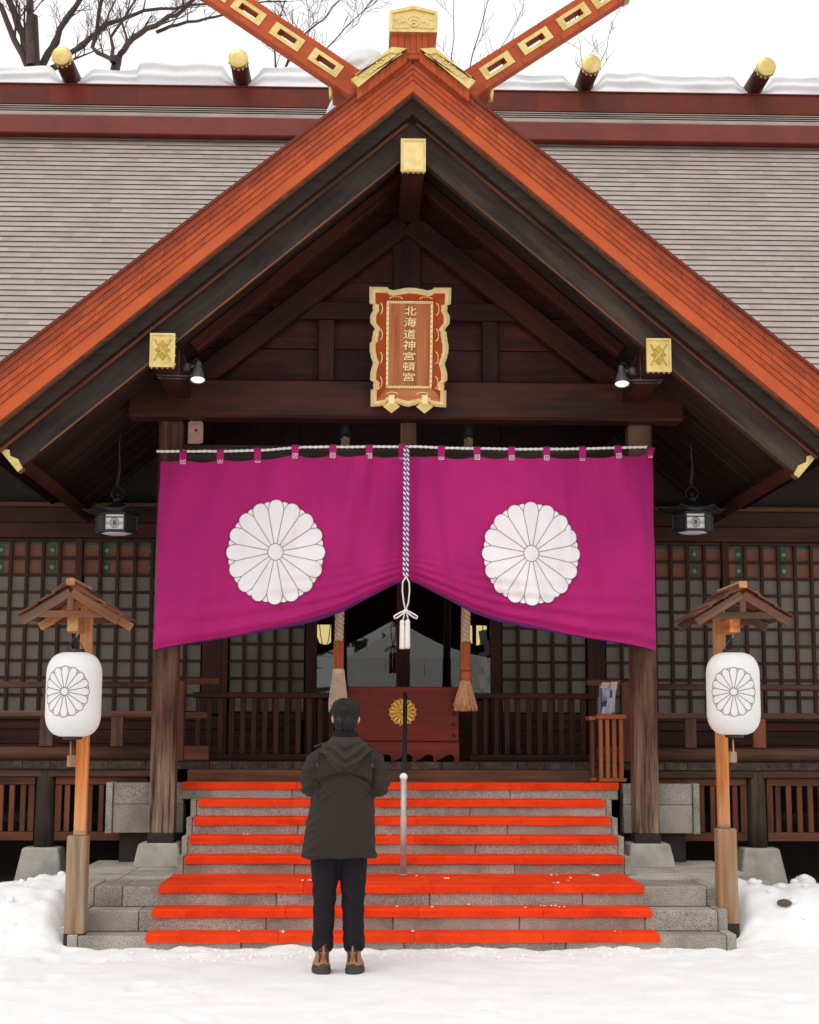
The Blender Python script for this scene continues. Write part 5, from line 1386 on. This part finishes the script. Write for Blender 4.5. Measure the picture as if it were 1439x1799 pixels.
# ================================================================== leaflet stand
t = thing('slatted_stand', 'small orange slatted wooden stand on the top step beside the right pillar', 'stand', (1.80, 13.85, 1.06))
box('top_rail', t, 'stand', 1.690, 1.950, 13.80, 13.86, 1.605, 1.645, .006); box('bottom_rail', t, 'stand', 1.705, 1.945, 13.80, 13.86, 1.062, 1.092, .005)
for x in (1.725, 1.785, 1.845, 1.905): box('slat', t, 'stand', x - .017, x + .017, 13.815, 13.845, 1.093, 1.604, .004)
box('side_top', t, 'stand', 1.632, 1.692, 13.863, 14.10, 1.595, 1.630, .005); box('side_foot', t, 'stand', 1.640, 1.695, 13.863, 14.10, 1.062, 1.095, .005)
for y in (13.93, 14.03): box('side_slat', t, 'slat', 1.655, 1.685, y - .015, y + .015, 1.096, 1.594, .004)
box('shelf', t, 'stand', 1.700, 1.945, 13.862, 14.06, 1.618, 1.640, .004)
t = thing('leaflet_holder', 'clear holder with blue and white leaflets on the small wooden stand', 'leaflets', (1.81, 13.92, 1.646))
pm('leaf_blue', (.20, .23, .46), .5, var=.3, scale=14, c2=(.42, .44, .62)); pm('leaf_white', (.62, .58, .56), .5, var=.25, scale=40); pm('leaf_pink', (.50, .38, .36), .5, var=.3, scale=30, c2=(.62, .56, .52)); pm('leaf_dark', (.02, .02, .03), .4)
def leaf(nm, mt, x0, x1, y, z0, z1, lean):
    mb = MB(); dz = z1 - z0; k = math.tan(lean) * dz
    mb.add([(x0, y, z0), (x1, y, z0), (x1 + .02, y + k, z1), (x0 + .02, y + k, z1), (x0, y + .006, z0), (x1, y + .006, z0), (x1 + .02, y + k + .006, z1), (x0 + .02, y + k + .006, z1)], [(0, 1, 2, 3), (4, 7, 6, 5), (0, 4, 5, 1), (1, 5, 6, 2), (2, 6, 7, 3), (3, 7, 4, 0)])
    return mb.build(nm, mt, t)
leaf('leaflet', 'leaf_blue', 1.742, 1.812, 13.88, 1.650, 1.885, R(12)); leaf('leaflet', 'leaf_white', 1.738, 1.775, 13.870, 1.650, 1.715, R(10)); leaf('leaflet', 'leaf_dark', 1.741, 1.778, 13.874, 1.716, 1.765, R(12))
leaf('leaflet', 'leaf_blue', 1.777, 1.805, 13.866, 1.650, 1.80, R(10)); leaf('leaflet', 'leaf_white', 1.806, 1.830, 13.872, 1.650, 1.79, R(10))
leaf('leaflet', 'leaf_white', 1.834, 1.862, 13.90, 1.665, 1.86, R(10)); leaf('leaflet', 'leaf_pink', 1.742, 1.815, 13.925, 1.88, 1.93, R(8)); leaf('leaflet', 'leaf_pink', 1.822, 1.885, 13.93, 1.86, 1.935, R(6))
mb = MB(); mb.box(1.715, 1.735, 13.86, 13.97, 1.647, 1.80); mb.build('holder_side', 'clear_plastic', t)
mb = MB(); mb.box(1.735, 1.88, 13.955, 13.965, 1.647, 1.92); mb.build('holder_back', 'clear_plastic', t)
mb = MB(); mb.box(1.735, 1.88, 13.86, 13.954, 1.6465, 1.6495); mb.build('holder_base', 'clear_plastic', t)
# ================================================================== the visitor
per = thing('person', 'person standing on the snow, back turned, in dark hooded coat, black trousers and brown boots', 'person', (-.505, 10.06, 0))
PX = -.475
def ell(xc, yc, z, hw, hd, n=28, p=2.4):
    r_ = []
    for j in range(n):
        a = 2 * math.pi * j / n; c, s = math.cos(a), math.sin(a)
        r_.append((xc + hw * math.copysign(abs(c) ** (2 / p), c), yc + hd * math.copysign(abs(s) ** (2 / p), s), z))
    return r_
# body: one skin from the head to the shins, hands pressed together in front
mb = MB()
def ball(c, rx, ry, rz, n=16, k=10):
    rg = []
    for i in range(k + 1):
        a = math.pi * (i / k - .5) * .985
        rg.append([(c[0] + rx * math.cos(a) * math.cos(2 * math.pi * j / n), c[1] + ry * math.cos(a) * math.sin(2 * math.pi * j / n), c[2] + rz * math.sin(a)) for j in range(n)])
    mb.rings(rg)
HX, HY, HZ = PX + .002, 10.06, 1.575
ball((HX, HY - .005, HZ + .02), .074, .090, .088); ball((HX, HY + .035, HZ - .045), .056, .058, .068)      # skull, jaw
mb.tube([(HX, HY + .087, HZ + .015), (HX, HY + .108, HZ - .022), (HX, HY + .090, HZ - .034)], [.009, .014, .010], 8)  # nose
for s in (-1, 1):
    ball((HX + s * .080, HY - .002, HZ - .010), .012, .022, .033, 10, 8)                                     # ears
    ball((HX + s * .030, HY + .080, HZ + .005), .014, .010, .009, 8, 6)                                      # eyelids
ball((HX, HY + .083, HZ - .058), .024, .012, .008, 8, 6)                                                     # lips
mb.tube([(PX, 10.055, 1.36), (PX, 10.052, 1.44), (HX, HY - .008, 1.54)], [.064, .056, .054], 16)
mb.rings([ell(PX, 10.06, 1.40, .07, .06), ell(PX, 10.06, 1.36, .16, .08), ell(PX, 10.06, 1.20, .165, .10), ell(PX - .01, 10.06, 1.0, .15, .10), ell(PX - .02, 10.06, .86, .17, .11), ell(PX - .02, 10.06, .80, .15, .10)])
for s in (-1, 1):
    sh = Vector((PX + s * .175, 10.06, 1.335)); el = Vector((PX + s * .228, 10.04, 1.135)); wr = Vector((PX + s * .045, 10.285, 1.225))
    mb.tube([sh, (sh + el) / 2, el, (el + wr) / 2, wr], [.052, .047, .040, .036, .028], 12)
    # hand with fingers up, palms meeting on the axis
    pc = PX + s * .014
    mb.tube([wr, (pc + s * .012, 10.325, 1.26), (pc, 10.35, 1.30)], [.026, .024, .020], 10)
    for q, (ln, dy) in enumerate(((.072, -.026), (.082, -.008), (.078, .010), (.060, .026))):
        mb.tube([(pc, 10.35 + dy * .7, 1.295), (pc, 10.355 + dy, 1.295 + ln * .55), (pc - s * .003, 10.362 + dy, 1.30 + ln)], [.0095, .0088, .0075], 8)
    mb.tube([(pc, 10.335, 1.27), (pc, 10.31, 1.30), (pc, 10.312, 1.335)], [.011, .010, .008], 8)
    hip = Vector((-.51 + s * .088, 10.06, .86)); kn = Vector((-.51 + s * .092, 10.055, .46)); an = Vector((-.507 + s * .098, 10.035, .10))
    mb.tube([hip, (hip + kn) / 2, kn, (kn * .6 + an * .4), an], [.085, .075, .056, .052, .036], 14)
body = remesh('body', mb, 'skin', .0075, per, 4)
# trousers
mb = MB()
mb.rings([ell(-.51, 10.06, .98, .165, .115), ell(-.51, 10.06, .86, .175, .125), ell(-.51, 10.06, .78, .172, .12), ell(-.51, 10.06, .74, .10, .08)])
for s in (-1, 1):
    cx = -.508
    mb.tube([(cx + s * .082, 10.06, .84), (cx + s * .088, 10.058, .70), (cx + s * .091, 10.055, .55), (cx + s * .090, 10.05, .44), (cx + s * .092, 10.04, .32), (cx + s * .096, 10.035, .23), (cx + s * .099, 10.033, .185), (cx + s * .098, 10.033, .155), (cx + s * .098, 10.033, .125)],
            [.098, .092, .080, .072, .067, .064, .070, .066, .046], 20)
def tr_d(co, nn):
    w = .005 * nz(co.x * 6, co.y * 6, co.z * 3) + .004 * nz(co.x * 16, co.y * 16, co.z * 12)
    if co.z < .30: w += .003 * math.sin(co.z * 95 + 3 * nz(co.x * 8, co.y * 8, 1)) * (1 - abs(co.z - .2) / .12 if abs(co.z - .2) < .12 else 0)
    if .36 < co.z < .55: w += .003 * math.sin(co.z * 60 + co.x * 60)
    return w
remesh('trousers', mb, 'trouser_cloth', .0095, per, 5, tr_d)
# coat: body and sleeves in one piece
mb = MB()
sec = [(.705, -.512, .234, 10.055, .165), (.80, -.510, .224, 10.057, .16), (.95, -.500, .210, 10.06, .152), (1.08, -.488, .197, 10.06, .146), (1.18, -.482, .196, 10.06, .142), (1.27, -.479, .208, 10.06, .135), (1.335, -.477, .208, 10.06, .118), (1.375, -.476, .170, 10.06, .10), (1.405, -.476, .125, 10.058, .088), (1.435, -.475, .082, 10.055, .075), (1.455, -.475, .076, 10.055, .072)]
mb.rings([ell(xc, yc, z, hw, hd, 40, 2.5) for z, xc, hw, yc, hd in sec])
for s in (-1, 1):
    mb.tube([(PX + s * .140, 10.06, 1.335), (PX + s * .182, 10.055, 1.30), (PX + s * .212, 10.045, 1.23), (PX + s * .226, 10.03, 1.165), (PX + s * .222, 10.03, 1.135), (PX + s * .18, 10.10, 1.135), (PX + s * .10, 10.22, 1.19), (PX + s * .055, 10.275, 1.22)],
            [.055, .063, .063, .061, .060, .060, .052, .046], 20)
def coat_d(co, nn):
    x, z = co.x - PX, co.z
    w = .004 * nz(co.x * 5, co.y * 5, co.z * 3) + .002 * nz(co.x * 20, co.y * 20, co.z * 16)
    if co.y < 10.06:     # back: soft drag lines from the armpits, long folds to the hem
        w += .006 * math.sin((z + abs(x) * .5) * 46 + nz(x * 6, z * 4) * 3) * max(0, min(1, (z - 1.05) / .15)) * max(0, min(1, (1.30 - z) / .1)) * min(1, abs(x) * 7)
        w += .005 * math.sin(x * 24 + nz(x * 3, z * 2) * 3) * max(0, min(1, (1.0 - z) / .2)) * max(0, 1 - abs(x + .03) / .2)
        w -= .008 * math.exp(-(x - .005) ** 2 / .00006) * max(0, min(1, (1.0 - z) / .1)) * .6
    if abs(x) > .17 and 1.08 < z < 1.2: w += .004 * nz(z * 30, co.y * 14, x * 8)
    ax_ = abs(x)
    if 1.05 < z < 1.31:      # crease between sleeve and back, and pulls running in from it
        w -= .016 * math.exp(-((ax_ - .168 - .03 * (z - 1.2)) / .011) ** 2) * min(1, (1.31 - z) / .06) * min(1, (z - 1.05) / .04)
        if co.y < 10.06: w += .007 * math.sin((z * 1.0 + ax_ * .9 * (1 if x > 0 else .8)) * 120 + 4 * nz(x * 9, z * 9)) * math.exp(-((ax_ - .135) / .05) ** 2)
    if ax_ > .175 and z < 1.33: w += .006 * nz(z * 26 + co.y * 16, x * 5, 2) + .004 * math.sin(z * 110 + co.y * 70 + 3 * nz(x * 7, z * 7)) * (1 if z < 1.22 else .3)
    w += .0035 * nz(x * 9 + 4, z * 3.5, 7) * (1 if z < 1.05 else 0)
    if z < .728: w += .003
    return w
coat = remesh('coat', mb, 'coat_cloth', .0072, per, 4, coat_d)
# back flap with a shadowed lower edge
def back_y(x, z):
    hw = interp([(a[0], a[2]) for a in sec], z); hd = interp([(a[0], a[4]) for a in sec], z)
    q = min(.98, abs(x - PX) / hw); return 10.058 - hd * (1 - q ** 2.5) ** (1 / 2.5)
mb = MB(); P = []
for i in range(31):
    u = i / 30 * 2 - 1; x = PX + u * .172
    ze = 1.182 + .042 * (1 - u * u) - .02 * abs(u) ** 3; row = []
    for k in range(7):
        z = lerp(1.345, ze, k / 6); row.append((x, back_y(x, z) - .010 - .004 * k / 6 + .003 * nz(x * 14, z * 14), z))
    row.append((x, back_y(x, ze) + .004, ze + .004)); P.append(row)
mb.grid(P); mb.build('back_flap', 'coat_cloth', coat, True)
# hood lying on the shoulders
mb = MB(); hs2 = [(1.452, .082, 10.045, .082), (1.425, .112, 10.02, .105), (1.395, .150, 9.99, .10), (1.365, .158, 9.965, .075), (1.33, .138, 9.948, .060), (1.295, .108, 9.938, .050), (1.262, .072, 9.930, .040), (1.238, .035, 9.926, .028)]
mb.rings([ell(PX + .002, yc, z, hw, hd, 36, 2.2) for z, hw, yc, hd in hs2])
def hood_d(co, nn):
    x, z = co.x - PX, co.z
    t = z - .62 * abs(x)
    return .013 * math.sin(t * 105 + 2.2 * nz(x * 8, z * 8, 3)) * max(0, min(1, (9.99 - co.y) / .03)) * max(0, min(1, (1.44 - z) / .03)) + .006 * nz(co.x * 18, co.y * 18, co.z * 18)
hood = remesh('hood', mb, 'hood_cloth', .008, per, 2, hood_d)
# collar standing against the nape
mb = MB(); mb.rings([[(PX + r * math.cos(2 * math.pi * j / 28), 10.053 + r * .95 * math.sin(2 * math.pi * j / 28), z + .012 * math.cos(2 * math.pi * j / 28 + math.pi / 2)) for j in range(28)] for r, z in ((.088, 1.43), (.084, 1.46), (.078, 1.482), (.070, 1.48), (.068, 1.44))], False)
mb.build('collar', 'trouser_cloth', coat, True)
for s in (-1, 1):    # shoulder tabs and drawcords
    tube('drawcord', hood, 'sock', [(PX + s * .128, 9.992, 1.392), (PX + s * .158, 9.965, 1.37), (PX + s * .170, 9.945, 1.33), (PX + s * .172, 9.936, 1.285)], .0038, 6)
    tube('cord_end', hood, 'grey_metal', [(PX + s * .172, 9.935, 1.288), (PX + s * .172, 9.934, 1.262)], .005, 6)
    tube('shoulder_piping', coat, 'sock', [(PX + s * .115, 10.02, 1.412), (PX + s * .150, 10.015, 1.405), (PX + s * .195, 10.02, 1.388)], .007, 8)
# hair: a cap of volume with loose strands
mb = MB()
def hb(c, rx, ry, rz): 
    rg = []
    for i in range(11):
        a = math.pi * (i / 10 - .5) * .985
        rg.append([(c[0] + rx * math.cos(a) * math.cos(2 * math.pi * j / 18), c[1] + ry * math.cos(a) * math.sin(2 * math.pi * j / 18), c[2] + rz * math.sin(a)) for j in range(18)])
    mb.rings(rg)
hb((HX, HY - .018, HZ + .040), .083, .088, .070); hb((HX, HY - .034, HZ + .0), .075, .074, .075); hb((HX, HY - .030, HZ - .052), .060, .056, .058); hb((HX, HY - .022, HZ - .085), .050, .045, .04)
hair = remesh('hair', mb, 'hair', .008, per, 3, lambda co, nn: .008 * nz(co.x * 30, co.y * 30, co.z * 12) + .004 * nz(co.x * 70, co.y * 70, co.z * 20))
random.seed(9); mb = MB(); mb2 = MB()
crown = Vector((HX + .008, HY - .035, HZ + .10))
for i in range(1500):
    a = random.uniform(0, 2 * math.pi); ln = random.uniform(.4, 1.0)
    el0 = random.uniform(.15, 1.2)
    def scalp(el, a): 
        return Vector((HX + .083 * math.cos(a) * math.sin(el), HY - .020 + .090 * math.sin(a) * math.sin(el), HZ + .036 + (.078 if el < math.pi / 2 else .125) * math.cos(el)))
    el1 = el0 + random.uniform(.45, .95); back = math.sin(a) < .2
    el1 = min(el1, 2.30 if back else 1.75)
    if el1 < el0 + .15: continue
    pts = []
    for k in range(4):
        e = lerp(el0, el1, k / 3); p = scalp(e, a + .45 * k / 3 * math.sin(i * 1.7) + .25 * nz(a * 2, el0 * 3) * k / 3); c0 = Vector((HX, HY - .02, HZ + .02))
        lift = .003 + .007 * math.sin(math.pi * k / 3) * random.random() + (random.uniform(-.002, .016) if k == 3 else 0)
        if e > 1.75 and back: p = Vector((HX + (p.x - HX) * .92, p.y + .012 * (e - 1.75), p.z))
        pts.append(p + (p - c0).normalized() * lift)
    (mb if i % 3 else mb2).tube(pts, [.0020, .0026, .0020, .0005], 3, False)
for i in range(420):   # back and nape
    a = R(-90) + random.uniform(-1.35, 1.35); el0 = random.uniform(1.25, 1.75); el1 = el0 + random.uniform(.35, .7)
    pts = []
    for k in range(4):
        e = lerp(el0, el1, k / 3); kx = 1 - .32 * max(0, e - 1.6); p = Vector((HX + .080 * kx * math.cos(a), HY - .020 + .088 * math.sin(a) * (1 - .30 * max(0, e - 1.6)), HZ + .040 - .150 * (e - 1.5)))
        pts.append(p + Vector((math.cos(a), math.sin(a), 0)) * (.003 + .003 * (k == 3)))
    (mb if i % 4 else mb2).tube(pts, [.0026, .0030, .0024, .0006], 3, False)
for i in range(70):   # tufts standing up at the crown
    a = random.uniform(0, 2 * math.pi); r_ = random.uniform(0, .055)
    p = Vector((HX + r_ * math.cos(a), HY - .02 + r_ * math.sin(a), HZ + .108 - r_ * .35)); q = p + Vector((.025 * math.cos(a) + random.uniform(-.015, .015), .03 * math.sin(a), random.uniform(.006, .018)))
    (mb if i % 3 else mb2).tube([p, (p + q) / 2 + Vector((0, 0, .006)), q], [.003, .0026, .0006], 3, False)
mb.build('hair_strands', 'hair', hair, True); mb2.build('hair_strands', 'hair_light', hair, True)
# boots
for s in (-1, 1):
    bx = -.508 + s * .098; yaw = R(-9) * s
    M = Matrix.Translation((bx, 10.02, .0)) @ Matrix.Rotation(yaw, 4, 'Z')
    mb = MB()
    secs = [(.022, .052, -.056, .150, 0), (.045, .053, -.058, .148, 0), (.075, .047, -.052, .10, 0), (.105, .042, -.048, .055, 0), (.14, .043, -.047, .045, 0), (.165, .045, -.048, .046, 0)]
    rg = []
    for z, hw, yb_, yf_, _ in secs:
        ring = []
        for j in range(24):
            a = 2 * math.pi * j / 24; yc = (yb_ + yf_) / 2; hy = (yf_ - yb_) / 2
            wid = hw * (1 + .10 * math.sin(a)) if z < .08 else hw
            ring.append((wid * math.copysign(abs(math.cos(a)) ** .85, math.cos(a)), yc + hy * math.copysign(abs(math.sin(a)) ** .85, math.sin(a)), z))
        rg.append(ring)
    mb.rings(rg); bt = mb.build('boot', 'shoe_brown', per, True, M=M)
    mb = MB(); rg = []
    for z, k in ((.0, .97), (.008, 1.03), (.024, 1.05), (.030, 1.0)):
        rg.append([(.056 * k * math.copysign(abs(math.cos(a)) ** .8, math.cos(a)), .046 + .108 * k * math.copysign(abs(math.sin(a)) ** .85, math.sin(a)), z - .004) for a in [2 * math.pi * j / 28 for j in range(28)]])
    mb.rings(rg); sl_ = mb.build('sole', 'shoe_dark', bt, True, M=M)
    mb = MB(); P = []
    for i in range(15):          # heel counter
        a = R(-90) + (i / 14 - .5) * R(170); top = .052 + .014 * math.cos((i / 14 - .5) * 9)
        P.append([(.057 * math.cos(a), .046 + .110 * math.sin(a) , .026), (.055 * math.cos(a), .043 + .106 * math.sin(a), .05), (.050 * math.cos(a), .035 + .093 * math.sin(a), top)])
    mb.grid(P); mb.build('heel_counter', 'shoe_dark', bt, True, M=M)
    mb = MB(); mb.rings([[(.0465 * k * math.cos(a), -.001 + .050 * k * math.sin(a), z) for a in [2 * math.pi * j / 24 for j in range(24)]] for z, k in ((.135, .98), (.150, 1.03), (.178, 1.04), (.188, .96))]); mb.build('padded_collar', 'shoe_dark', bt, True, M=M)
    for dx in (-.026, .026):
        mb = MB(); mb.tube([(dx, -.046, .075), (dx * .8, -.049, .11), (dx * 1.1, -.046, .140)], [.007, .008, .006], 6); mb.build('side_panel', 'shoe_dark', bt, True, M=M)
    mb = MB(); mb.tube([(0, -.052, .085), (0, -.054, .12), (0, -.05, .172)], [.008, .007, .006], 6); mb.build('pull_tab', 'shoe_brown', bt, True, M=M)
    mb = MB(); mb.lathe([(.044, .15), (.045, .19), (.043, .215)], n=18); mb.build('sock', 'sock', per, True, M=M)
# ================================================================== lit lamps and paper streamers behind the glass
for s, x, lab in ((-1, -.765, 'lit yellow lamp behind the glass, left of the central doors'), (1, .835, 'lit yellow lamp behind the glass, right of the central doors')):
    t = thing('room_lamp', lab, 'lamp', (x, 16.5, 2.40), 'lit lamps inside the hall')
    lathe('glass_shade', t, 'lamp_glow', [(.03, 0), (.06, .02), (.085, .09), (.105, .19), (.10, .20)], (x, 16.5, 2.40), 16)
    for k in range(6):
        a = 2 * math.pi * k / 6; tube('rib', t, 'black_metal', [(x + r_ * math.cos(a), 16.5 + r_ * math.sin(a), 2.40 + z) for r_, z in ((.034, -.012), (.065, .02), (.091, .09), (.112, .20))], .005, 5)
    lathe('cap', t, 'black_metal', [(.125, .20), (.12, .215), (.03, .25), (.012, .26)], (x, 16.5, 2.40), 12)
    tube('chain', t, 'black_metal', [(x, 16.5, 2.66), (x, 16.5, 4.19)], .006, 5)
def streamer(x, y, z, k, label):
    mb = MB(); w = .075; h = .11; dx = 0
    for i in range(k):
        o = (i % 2) * .05 - .025
        mb.add([(x + o - w / 2, y + .01 * (i % 2), z - i * h), (x + o + w / 2, y + .01 * (i % 2), z - i * h + .02), (x + o + w / 2 + .02, y + .01 * (i % 2) + .004, z - (i + 1) * h - .01), (x + o - w / 2 + .02, y + .01 * (i % 2) + .004, z - (i + 1) * h - .03)], [(0, 1, 2, 3)])
    o = mb.build('paper_streamer', 'paper_white', None); tag(o, label, 'paper streamer')
streamer(.862, 15.80, 2.50, 6, 'white zigzag paper streamer behind the glass at the right of the doors')
# ================================================================== bare trees behind the hall
def grow(mb, p, d, L, r_, depth, rnd):
    pts = [Vector(p)]; rr = [r_]; n = 5; d = Vector(d).normalized()
    for i in range(n):
        d = (d + Vector((rnd.uniform(-.16, .16), rnd.uniform(-.16, .16), rnd.uniform(-.08, .16)))).normalized()
        pts.append(pts[-1] + d * L / n); rr.append(max(.004, r_ * (1 - .62 * (i + 1) / n)))
    mb.tube(pts, rr, 6 if r_ > .03 else 4, False)
    if depth > 0:
        for i in range(2, n + 1):
            for q in range(rnd.choice((1, 1, 2))):
                ax_ = Vector((rnd.uniform(-1, 1), rnd.uniform(-1, 1), rnd.uniform(-.35, .9))).normalized()
                grow(mb, pts[i], d * .75 + ax_ * .85, L * rnd.uniform(.45, .7), rr[i] * .62, depth - 1, rnd)
def tree(label, y, trunk, limbs, seed, twig=2, L=1.3):
    t = thing('bare_tree', label, 'tree', (trunk[0][0], y, 0), 'bare winter trees behind the hall')
    rnd = random.Random(seed)
    mb = MB(); mb.tube([(x, y + dy, z) for x, z, dy, r_ in [(a[0], a[1], 0, a[2]) for a in trunk]], [a[2] for a in trunk], 10); mb.build('trunk', 'bark', t, True)
    mb = MB()
    for lb in limbs:
        pts = [Vector((a[0], y + rnd.uniform(-.3, .3), a[1])) for a in lb]; rs = [a[2] for a in lb]
        fine = []; fr_ = []
        for (p, q, r1, r2) in zip(pts, pts[1:], rs, rs[1:]):
            for k in range(4):
                f = k / 4; fine.append(p.lerp(q, f) + Vector((rnd.uniform(-.03, .03), rnd.uniform(-.03, .03), rnd.uniform(-.03, .03)))); fr_.append(lerp(r1, r2, f))
        fine.append(pts[-1]); fr_.append(rs[-1])
        fr_ = [q * .72 for q in fr_]; mb.tube(fine, fr_, 7, False)
        for i in range(2, len(fine), 2):
            if twig: grow(mb, fine[i], (fine[i] - fine[i - 1]).normalized() + Vector((rnd.uniform(-.9, .9), rnd.uniform(-.6, .6), rnd.uniform(-.1, .9))), L * rnd.uniform(.5, 1), fr_[i] * .45, twig, rnd)
    mb.build('crown', 'bark', t, True)
tree('thick bare tree at the far left behind the snowy ridge', 28, [(-6.75, 0, .32), (-6.7, 8, .26), (-6.6, 13.8, .13), (-6.65, 14.8, .10)],
     [[(-6.62, 13.9, .12), (-6.9, 14.6, .10), (-7.35, 15.8, .07)], [(-6.6, 13.7, .12), (-6.70, 15.1, .09), (-6.6, 16.4, .05)], [(-6.55, 13.7, .11), (-6.1, 14.5, .08), (-5.6, 15.6, .05)],
      [(-6.55, 13.7, .10), (-5.9, 14.15, .075), (-5.3, 14.65, .06), (-4.6, 14.98, .045), (-3.4, 15.1, .03), (-1.9, 15.3, .018)], [(-6.62, 13.6, .09), (-7.2, 14.9, .07), (-7.6, 15.4, .05)]], 3, 2, 1.0)
tree('bare leaning tree forking above the ridge between the two left logs', 27.5, [(-5.6, 0, .22), (-5.3, 8, .16), (-5.05, 13.2, .10), (-4.95, 13.8, .08)],
     [[(-5.0, 13.6, .06), (-5.45, 14.1, .055), (-5.15, 15.2, .045)], [(-5.0, 13.6, .055), (-5.05, 14.1, .04), (-4.65, 15.0, .025)], [(-4.98, 13.7, .08), (-4.75, 13.95, .08), (-4.25, 14.3, .07), (-3.8, 14.85, .055), (-3.3, 15.4, .04)],
      [(-4.25, 14.3, .05), (-3.7, 14.45, .04), (-3.0, 14.75, .03), (-2.5, 15.0, .02)]], 8, 2, .7)
tree('fine-twigged bare tree behind the left crossed finial', 29, [(-1.9, 0, .16), (-2.0, 8, .11), (-2.1, 13.9, .06)],
     [[(-2.1, 13.9, .045), (-1.75, 14.7, .03), (-1.2, 15.4, .02), (-.6, 16.1, .012)], [(-2.1, 13.9, .03), (-1.5, 14.3, .022), (-.8, 15.2, .015), (-.1, 15.8, .01)], [(-2.1, 13.8, .03), (-2.2, 14.8, .022), (-1.9, 16.0, .012)]], 15, 2, 1.2)
tree('slender bare sapling right of the gold ridge ornament', 29, [(1.5, 0, .10), (1.5, 8, .07), (1.5, 13.6, .032)],
     [[(1.5, 13.6, .018), (1.3, 14.6, .013), (1.35, 16.2, .008)], [(1.5, 13.6, .02), (1.75, 14.8, .016), (2.1, 16.2, .009)], [(1.5, 13.7, .014), (2.0, 14.4, .011), (2.7, 15.6, .006)]], 21, 1, .7)
tree('thin bare treetop below the end of the right crossed finial', 29, [(4.0, 0, .10), (4.0, 8, .07), (4.0, 13.9, .026)],
     [[(4.0, 13.9, .014), (3.85, 14.5, .010), (3.8, 15.1, .006)], [(4.0, 13.9, .014), (4.25, 14.6, .010), (4.45, 15.3, .006)]], 33, 1, .5)
# ================================================================== the forecourt behind the camera, mirrored in the door glass
t = thing('marquee_tent', 'white marquee tent mirrored in the central door glass', 'tent', (1.2, -12, 0))
mb = MB(); x0, x1, ya, yb, ze, zp = -.8, 3.3, -14, -10, 3.45, 4.35
xm = .75
mb.add([(x0, yb, ze), (x1, yb, ze), (x1, ya, ze), (x0, ya, ze), (xm, yb - 1.2, zp), (xm + .8, ya + 1.2, zp)], [(0, 1, 4), (1, 2, 5, 4), (2, 3, 5), (3, 0, 4, 5)]); mb.build('canopy', 'tent_cloth', t)
for k in range(4): box('wall_panel', t, 'tent_cloth', x0 + k * 1.03 + .01, x0 + (k + 1) * 1.03 - .01, yb - .02, yb, 1.1 if k == 2 else .1, ze - .01, 0)
for x in (x0, x1):
    for y in (ya, yb): box('pole', t, 'steel', x - .03, x + .03, y - .031, y + .03, 0, ze - .02, .004)
m = MB(); rnd = random.Random(12)
for k in range(2600):
    c = Vector((rnd.uniform(-26, 26), rnd.uniform(-34, -26), 0)); hgt = 9 + 4 * nz(c.x * .25, 1.3); c.z = rnd.uniform(.3, hgt)
    a = Vector((rnd.uniform(-1, 1), rnd.uniform(-1, 1), rnd.uniform(-.6, .2))).normalized() * rnd.uniform(.5, 1.1); b = a.cross(Vector((rnd.uniform(-1, 1), rnd.uniform(-1, 1), 1))).normalized() * rnd.uniform(.35, .7)
    m.add([c, c + a * .5 + b * .5, c + a, c + a * .5 - b * .5], [(0, 1, 2, 3)])
stuff(tag(m.build('evergreen_wood', 'evergreen', None, recalc=False), 'dark evergreen wood far behind the camera, mirrored in the door glass', 'wood'))
